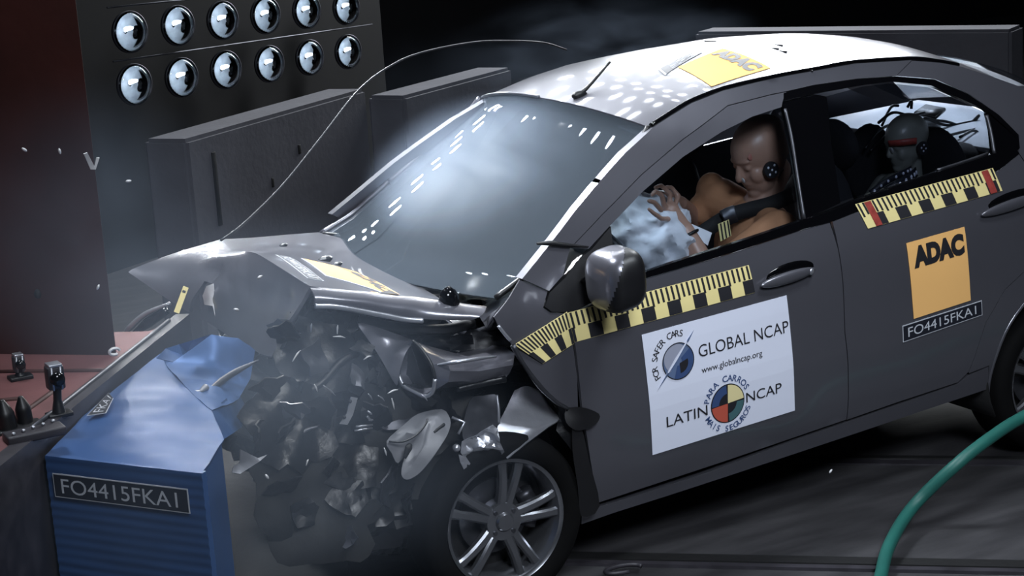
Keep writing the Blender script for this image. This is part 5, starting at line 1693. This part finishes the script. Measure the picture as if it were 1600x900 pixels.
# ---- child dummy and seat in the back
CC = V([(2.118, -0.36, 1.119)][0])
cseat, SB = cabin_thing('child_restraint', 'black moulded child seat on the rear bench behind the front pillar', 'child seat', (CC.x + 0.02, -.34, 0.60))
shell = remesh('shell', [off(p, SB) for p in (ellipsoid(CC + V((0.15, 0.0, -0.16)), (0.06, 0.18, 0.20)), ellipsoid(CC + V((0.06, -0.16, -0.24)), (0.14, 0.035, 0.13)), ellipsoid(CC + V((-0.02, 0.19, -0.10)), (0.13, 0.035, 0.16)),
                                              ellipsoid(CC + V((-0.06, 0, -0.42)), (0.26, 0.2, 0.10)))], 'seat', cseat, 0.012, 4)
kid, KB = cabin_thing('child_dummy', 'grey child crash test dummy with a red forehead band strapped into the child seat', 'crash test dummy', (CC.x, -.36, 0.70))
hs, KL, KR = head_shapes(CC, -0.25, 0.84)
sh = hs + [limb(KL((0.02, 0, -0.07)), CC + V((0.03, 0, -0.14)), 0.036, 0.04), ellipsoid(CC + V((-0.02, 0, -0.26)), (0.10, 0.13, 0.14)), limb(CC + V((0, -0.13, -0.20)), CC + V((-0.12, -0.16, -0.36)), 0.042, 0.032),
           limb(CC + V((0, 0.13, -0.20)), CC + V((-0.12, 0.16, -0.36)), 0.042, 0.032), limb(CC + V((0, -0.07, -0.38)), CC + V((-0.28, -0.08, -0.34)), 0.06, 0.05), limb(CC + V((0, 0.07, -0.38)), CC + V((-0.28, 0.08, -0.34)), 0.06, 0.05)]
remesh('body', [off(p, KB) for p in sh], 'childskin', kid, 0.0055, 6)
remesh('shirt', [off(p, KB) for p in (ellipsoid(CC + V((-0.02, 0, -0.25)), (0.112, 0.145, 0.14)), limb(CC + V((0, -0.12, -0.19)), CC + V((-0.07, -0.15, -0.28)), 0.056, 0.05), limb(CC + V((0, 0.12, -0.19)), CC + V((-0.07, 0.15, -0.28)), 0.056, 0.05))], 'childskin', kid, 0.008, 3)
marker(kid, KL((0.022, -0.088, -0.030)), KR @ V((0, -1, 0.05)), 0.026, ((-.38, 0.1), (.1, .45), (.42, -.1), (-.05, -.42)), KB)
obj('forehead_band', *off(ribbon([KL((-0.092, -0.004, 0.034)), KL((-0.074, -0.050, 0.034)), KL((-0.040, -0.076, 0.028)), KL((-0.004, -0.088, 0.018))], KR @ V((0, 0, 1)), 0.024, 0.008), KB), 'redpaint', kid)
obj('nose_tape', *off(ellipsoid(KL((-0.098, -0.02, 0.005)), (0.004, 0.009, 0.012), KR), KB), 'paleclay', kid)
for k, pts in enumerate(([(1.806, -0.52, 0.997), (1.871, -0.535, 1.03), (1.985, -0.5, 1.039), (2.058, -0.46, 1.037)], [(1.87, -0.53, 0.991), (1.924, -0.54, 1.011), (2.013, -0.51, 1.021), (2.082, -0.46, 1.022)])):
    hb = obj('harness_strap', *off(ribbon(pts, (0.1, 0.3, 1), 0.036 if k else 0.022, 0.004), KB), 'inkteal' if False else 'plaque', kid)
    P_ = smooth_path(pts, 14)
    obj('strap_pattern', *off(join(*[ellipsoid(p + V((0, -0.004, 0)), (0.006, 0.003, 0.009 if k else 0.006), u=8, v=6) for p in P_[1::2]]), KB), 'white', hb)

# ================================================================ LOOSE AND FLYING BITS
def bit(name, label, part, m, group=None, smooth=True, sharp=40):
    c = sum(part[0], V()) / len(part[0])
    o = obj(name, [p - c for p in part[0]], part[1], m, None, smooth, sharp)
    o.location = c
    return tag(o, label, 'debris', group)


fl = sheet('s', [(-1.048, -1.35, 0.895), (-0.991, -1.32, 0.851), (-0.956, -1.3, 0.848), (-0.992, -1.33, 0.844), (-1.029, -1.36, 0.844), (-1.065, -1.38, 0.84), (-1.086, -1.38, 0.848), (-1.077, -1.37, 0.862), (-1.056, -1.36, 0.862)], None, None, 0.012, 0.006, 14, 0.003, seed=3, link=False)
bit('metal_fragment', 'bent bright metal fragment flying beside the blue barrier', fl, 'bare')
bit('metal_fragment', 'white folded scrap flying in front of the dark red wall', join(sheet('s', [(-1.243, -0.9, 1.653), (-1.233, -0.9, 1.655), (-1.212, -0.88, 1.612), (-1.204, -0.88, 1.635), (-1.196, -0.88, 1.634), (-1.21, -0.88, 1.604), (-1.224, -0.88, 1.606)], None, None, 0.01, 0.002, 10, 0.003, link=False)), 'paleclay')
bit('broken_ring', 'small pale ring fragment just above the red step', tube([V([(-1.067, -0.35, 0.956)][0]) + V((0.016 * math.cos(a), 0, 0.010 * math.sin(a))) for a in [k * PI / 6 for k in range(11)]], 0.005, 6, 30), 'paleclay')
for k, (q, lab) in enumerate(zip([(-1.039, -0.6, 1.513), (-1.325, -0.6, 1.642), (-1.227, -0.6, 1.625), (-1.163, -0.6, 1.219), (-0.817, -1, 1.26), (-0.895, -1, 1.18), (-0.962, -1.3, 0.788), (0.818, -1.3, 0.312), (1.169, -1, 0.249)],
        ('tiny bright chip flying under the lamp panel', 'tiny pale chip flying at the far upper left over the dark red wall', 'tiny pale chip flying over the dark red wall near its right edge', 'tiny pale sliver flying low over the dark red wall',
         'tiny bright sliver flying in front of the folded bonnet', 'tiny chip flying below the folded bonnet front', 'tiny chip flying just under the bent metal fragment', 'tiny chip flying low below the car sill', 'tiny pale chip above the floor under the rear door'))):
    if k in (7,): continue
    bit('metal_chip', lab, ellipsoid(V(q), (0.009, 0.004, 0.004), Matrix.Rotation(0.7 * k, 3, 'Y'), 8, 6), 'paleclay', 'flying chips')

# ---- cable trailing from the bonnet over the far side, hose in the foreground
cb = [(-0.423, 0.42, 1.087), (-0.322, 0.45, 1.128), (-0.142, 0.5, 1.235), (0.046, 0.55, 1.381), (0.24, 0.6, 1.536), (0.427, 0.7, 1.601), (0.617, 0.8, 1.628), (0.927, 0.95, 1.628), (1.162, 1.05, 1.604), (1.374, 1.15, 1.569), (1.514, 1.2, 1.522)]
o = obj('cable', *tube([V(p) - V(cb[0]) for p in cb], 0.0042, 6, 60), 'wire', None)
o.location = cb[0]
tag(o, 'thin dark cable whipping up from the bonnet over the windscreen', 'cable')
hz = [(0.893, -1.548, 0.03), (1.042, -1.403, 0.03), (1.209, -1.252, 0.05), (1.445, -1.104, 0.09)] + [(1.587, -1.18, 0.24), (1.792, -1.15, 0.295), (1.949, -1.12, 0.315), (2.129, -1.12, 0.345), (2.321, -1.15, 0.338)]
hz = [V(p) for p in hz] + [V((3.5, -1.3, 0.22)), V((4.0, -1.4, 0.03)), V((4.8, -1.5, 0.03))]
o = obj('hose', *tube([p - hz[0] for p in hz], 0.022, 12, 80), 'hose')
o.location = hz[0]
tag(o, 'green hose curving over the dark floor below the rear wheel', 'hose')
rp = V([(0.413, -0.851, 0.02)][0])
o = obj('floor_shackle', *tube([V((0.07 * math.cos(a), 0.03 * math.sin(a), 0.006 + 0.012 * math.sin(a / 2))) for a in [k * PI / 6 for k in range(0, 10)]], 0.008, 8, 30), 'railsteel')
o.location = rp
tag(o, 'steel shackle ring lying on the floor beside the front wheel', 'shackle')


# ================================================================ SMOKE AND DUST
def smoke_mat(name, dens, col, scale, lo, hi, soft=1.2):
    m = bpy.data.materials.new(name)
    m.use_nodes = True
    nt = m.node_tree
    nt.nodes.remove(nt.nodes['Principled BSDF'])
    out = nt.nodes['Material Output']
    sc = nt.nodes.new('ShaderNodeVolumeScatter')
    sc.inputs['Color'].default_value = col + (1,)
    sc.inputs['Anisotropy'].default_value = 0.1
    tc = nt.nodes.new('ShaderNodeTexCoord')
    ln = nt.nodes.new('ShaderNodeVectorMath')
    ln.operation = 'LENGTH'
    nt.links.new(tc.outputs['Object'], ln.inputs[0])
    fal = nt.nodes.new('ShaderNodeMapRange')
    fal.interpolation_type = 'SMOOTHSTEP'
    fal.inputs['From Min'].default_value = 1.0
    fal.inputs['From Max'].default_value = 0.15
    nt.links.new(ln.outputs['Value'], fal.inputs['Value'])
    n = nt.nodes.new('ShaderNodeTexNoise')
    n.inputs['Scale'].default_value = scale
    n.inputs['Detail'].default_value = 3
    n.inputs['Distortion'].default_value = 0.6
    nt.links.new(tc.outputs['Object'], n.inputs['Vector'])
    nr = nt.nodes.new('ShaderNodeMapRange')
    nr.interpolation_type = 'SMOOTHSTEP'
    nr.inputs['From Min'].default_value = lo
    nr.inputs['From Max'].default_value = hi
    nt.links.new(n.outputs['Fac'], nr.inputs['Value'])
    a = nt.nodes.new('ShaderNodeMath'); a.operation = 'MULTIPLY'
    nt.links.new(fal.outputs[0], a.inputs[0])
    nt.links.new(nr.outputs[0], a.inputs[1])
    b = nt.nodes.new('ShaderNodeMath'); b.operation = 'MULTIPLY'
    b.inputs[1].default_value = dens
    nt.links.new(a.outputs[0], b.inputs[0])
    nt.links.new(b.outputs[0], sc.inputs['Density'])
    nt.links.new(sc.outputs[0], out.inputs['Volume'])
    return m


def smoke(label, loc, scale, dens, noise_scale=1.8, lo=0.3, hi=0.75, rot=(0, 0, 0), col=(0.62, 0.76, 1.0)):
    vs, fs = ellipsoid((0, 0, 0), (1, 1, 1), None, 24, 16)
    o = obj('smoke', vs, fs, smoke_mat('smoke_haze', dens, col, noise_scale, lo, hi))
    o.location = loc
    o.scale = scale
    o.rotation_euler = rot
    return tag(o, label, 'smoke', None, 'stuff')


smoke('blue-grey airbag smoke filling the cabin behind the windscreen', [(0.535, -0.02, 1.207)][0], (0.56, 0.58, 0.36), 4.0, 1.1, 0.2, 0.7)
smoke('smoke drifting beyond the windscreen pillar', [(1.077, 1.6, 1.192)][0], (0.6, 0.6, 0.5), 0.08, 1.6, 0.3, 0.75)
smoke('thin smoke rising behind the car roof', [(2.312, 2.2, 1.374)][0], (1.0, 0.6, 0.35), 0.5, 2.0, 0.4, 0.75)
smoke('dusty haze hanging over the crushed front and barrier', [(-0.8, -0.75, 0.968)][0], (0.75, 0.6, 0.5), 0.5, 1.1, 0.1, 0.7)
smoke('low smoke drifting in front of the front wheel and barrier', [(-0.96, -1.35, 0.774)][0], (0.9, 0.35, 0.5), 0.35, 1.2, 0.15, 0.75)
smoke('pale haze in front of the dark red wall', [(-1.124, -0.35, 1.305)][0], (0.55, 0.6, 0.55), 0.35, 1.1, 0.15, 0.75)
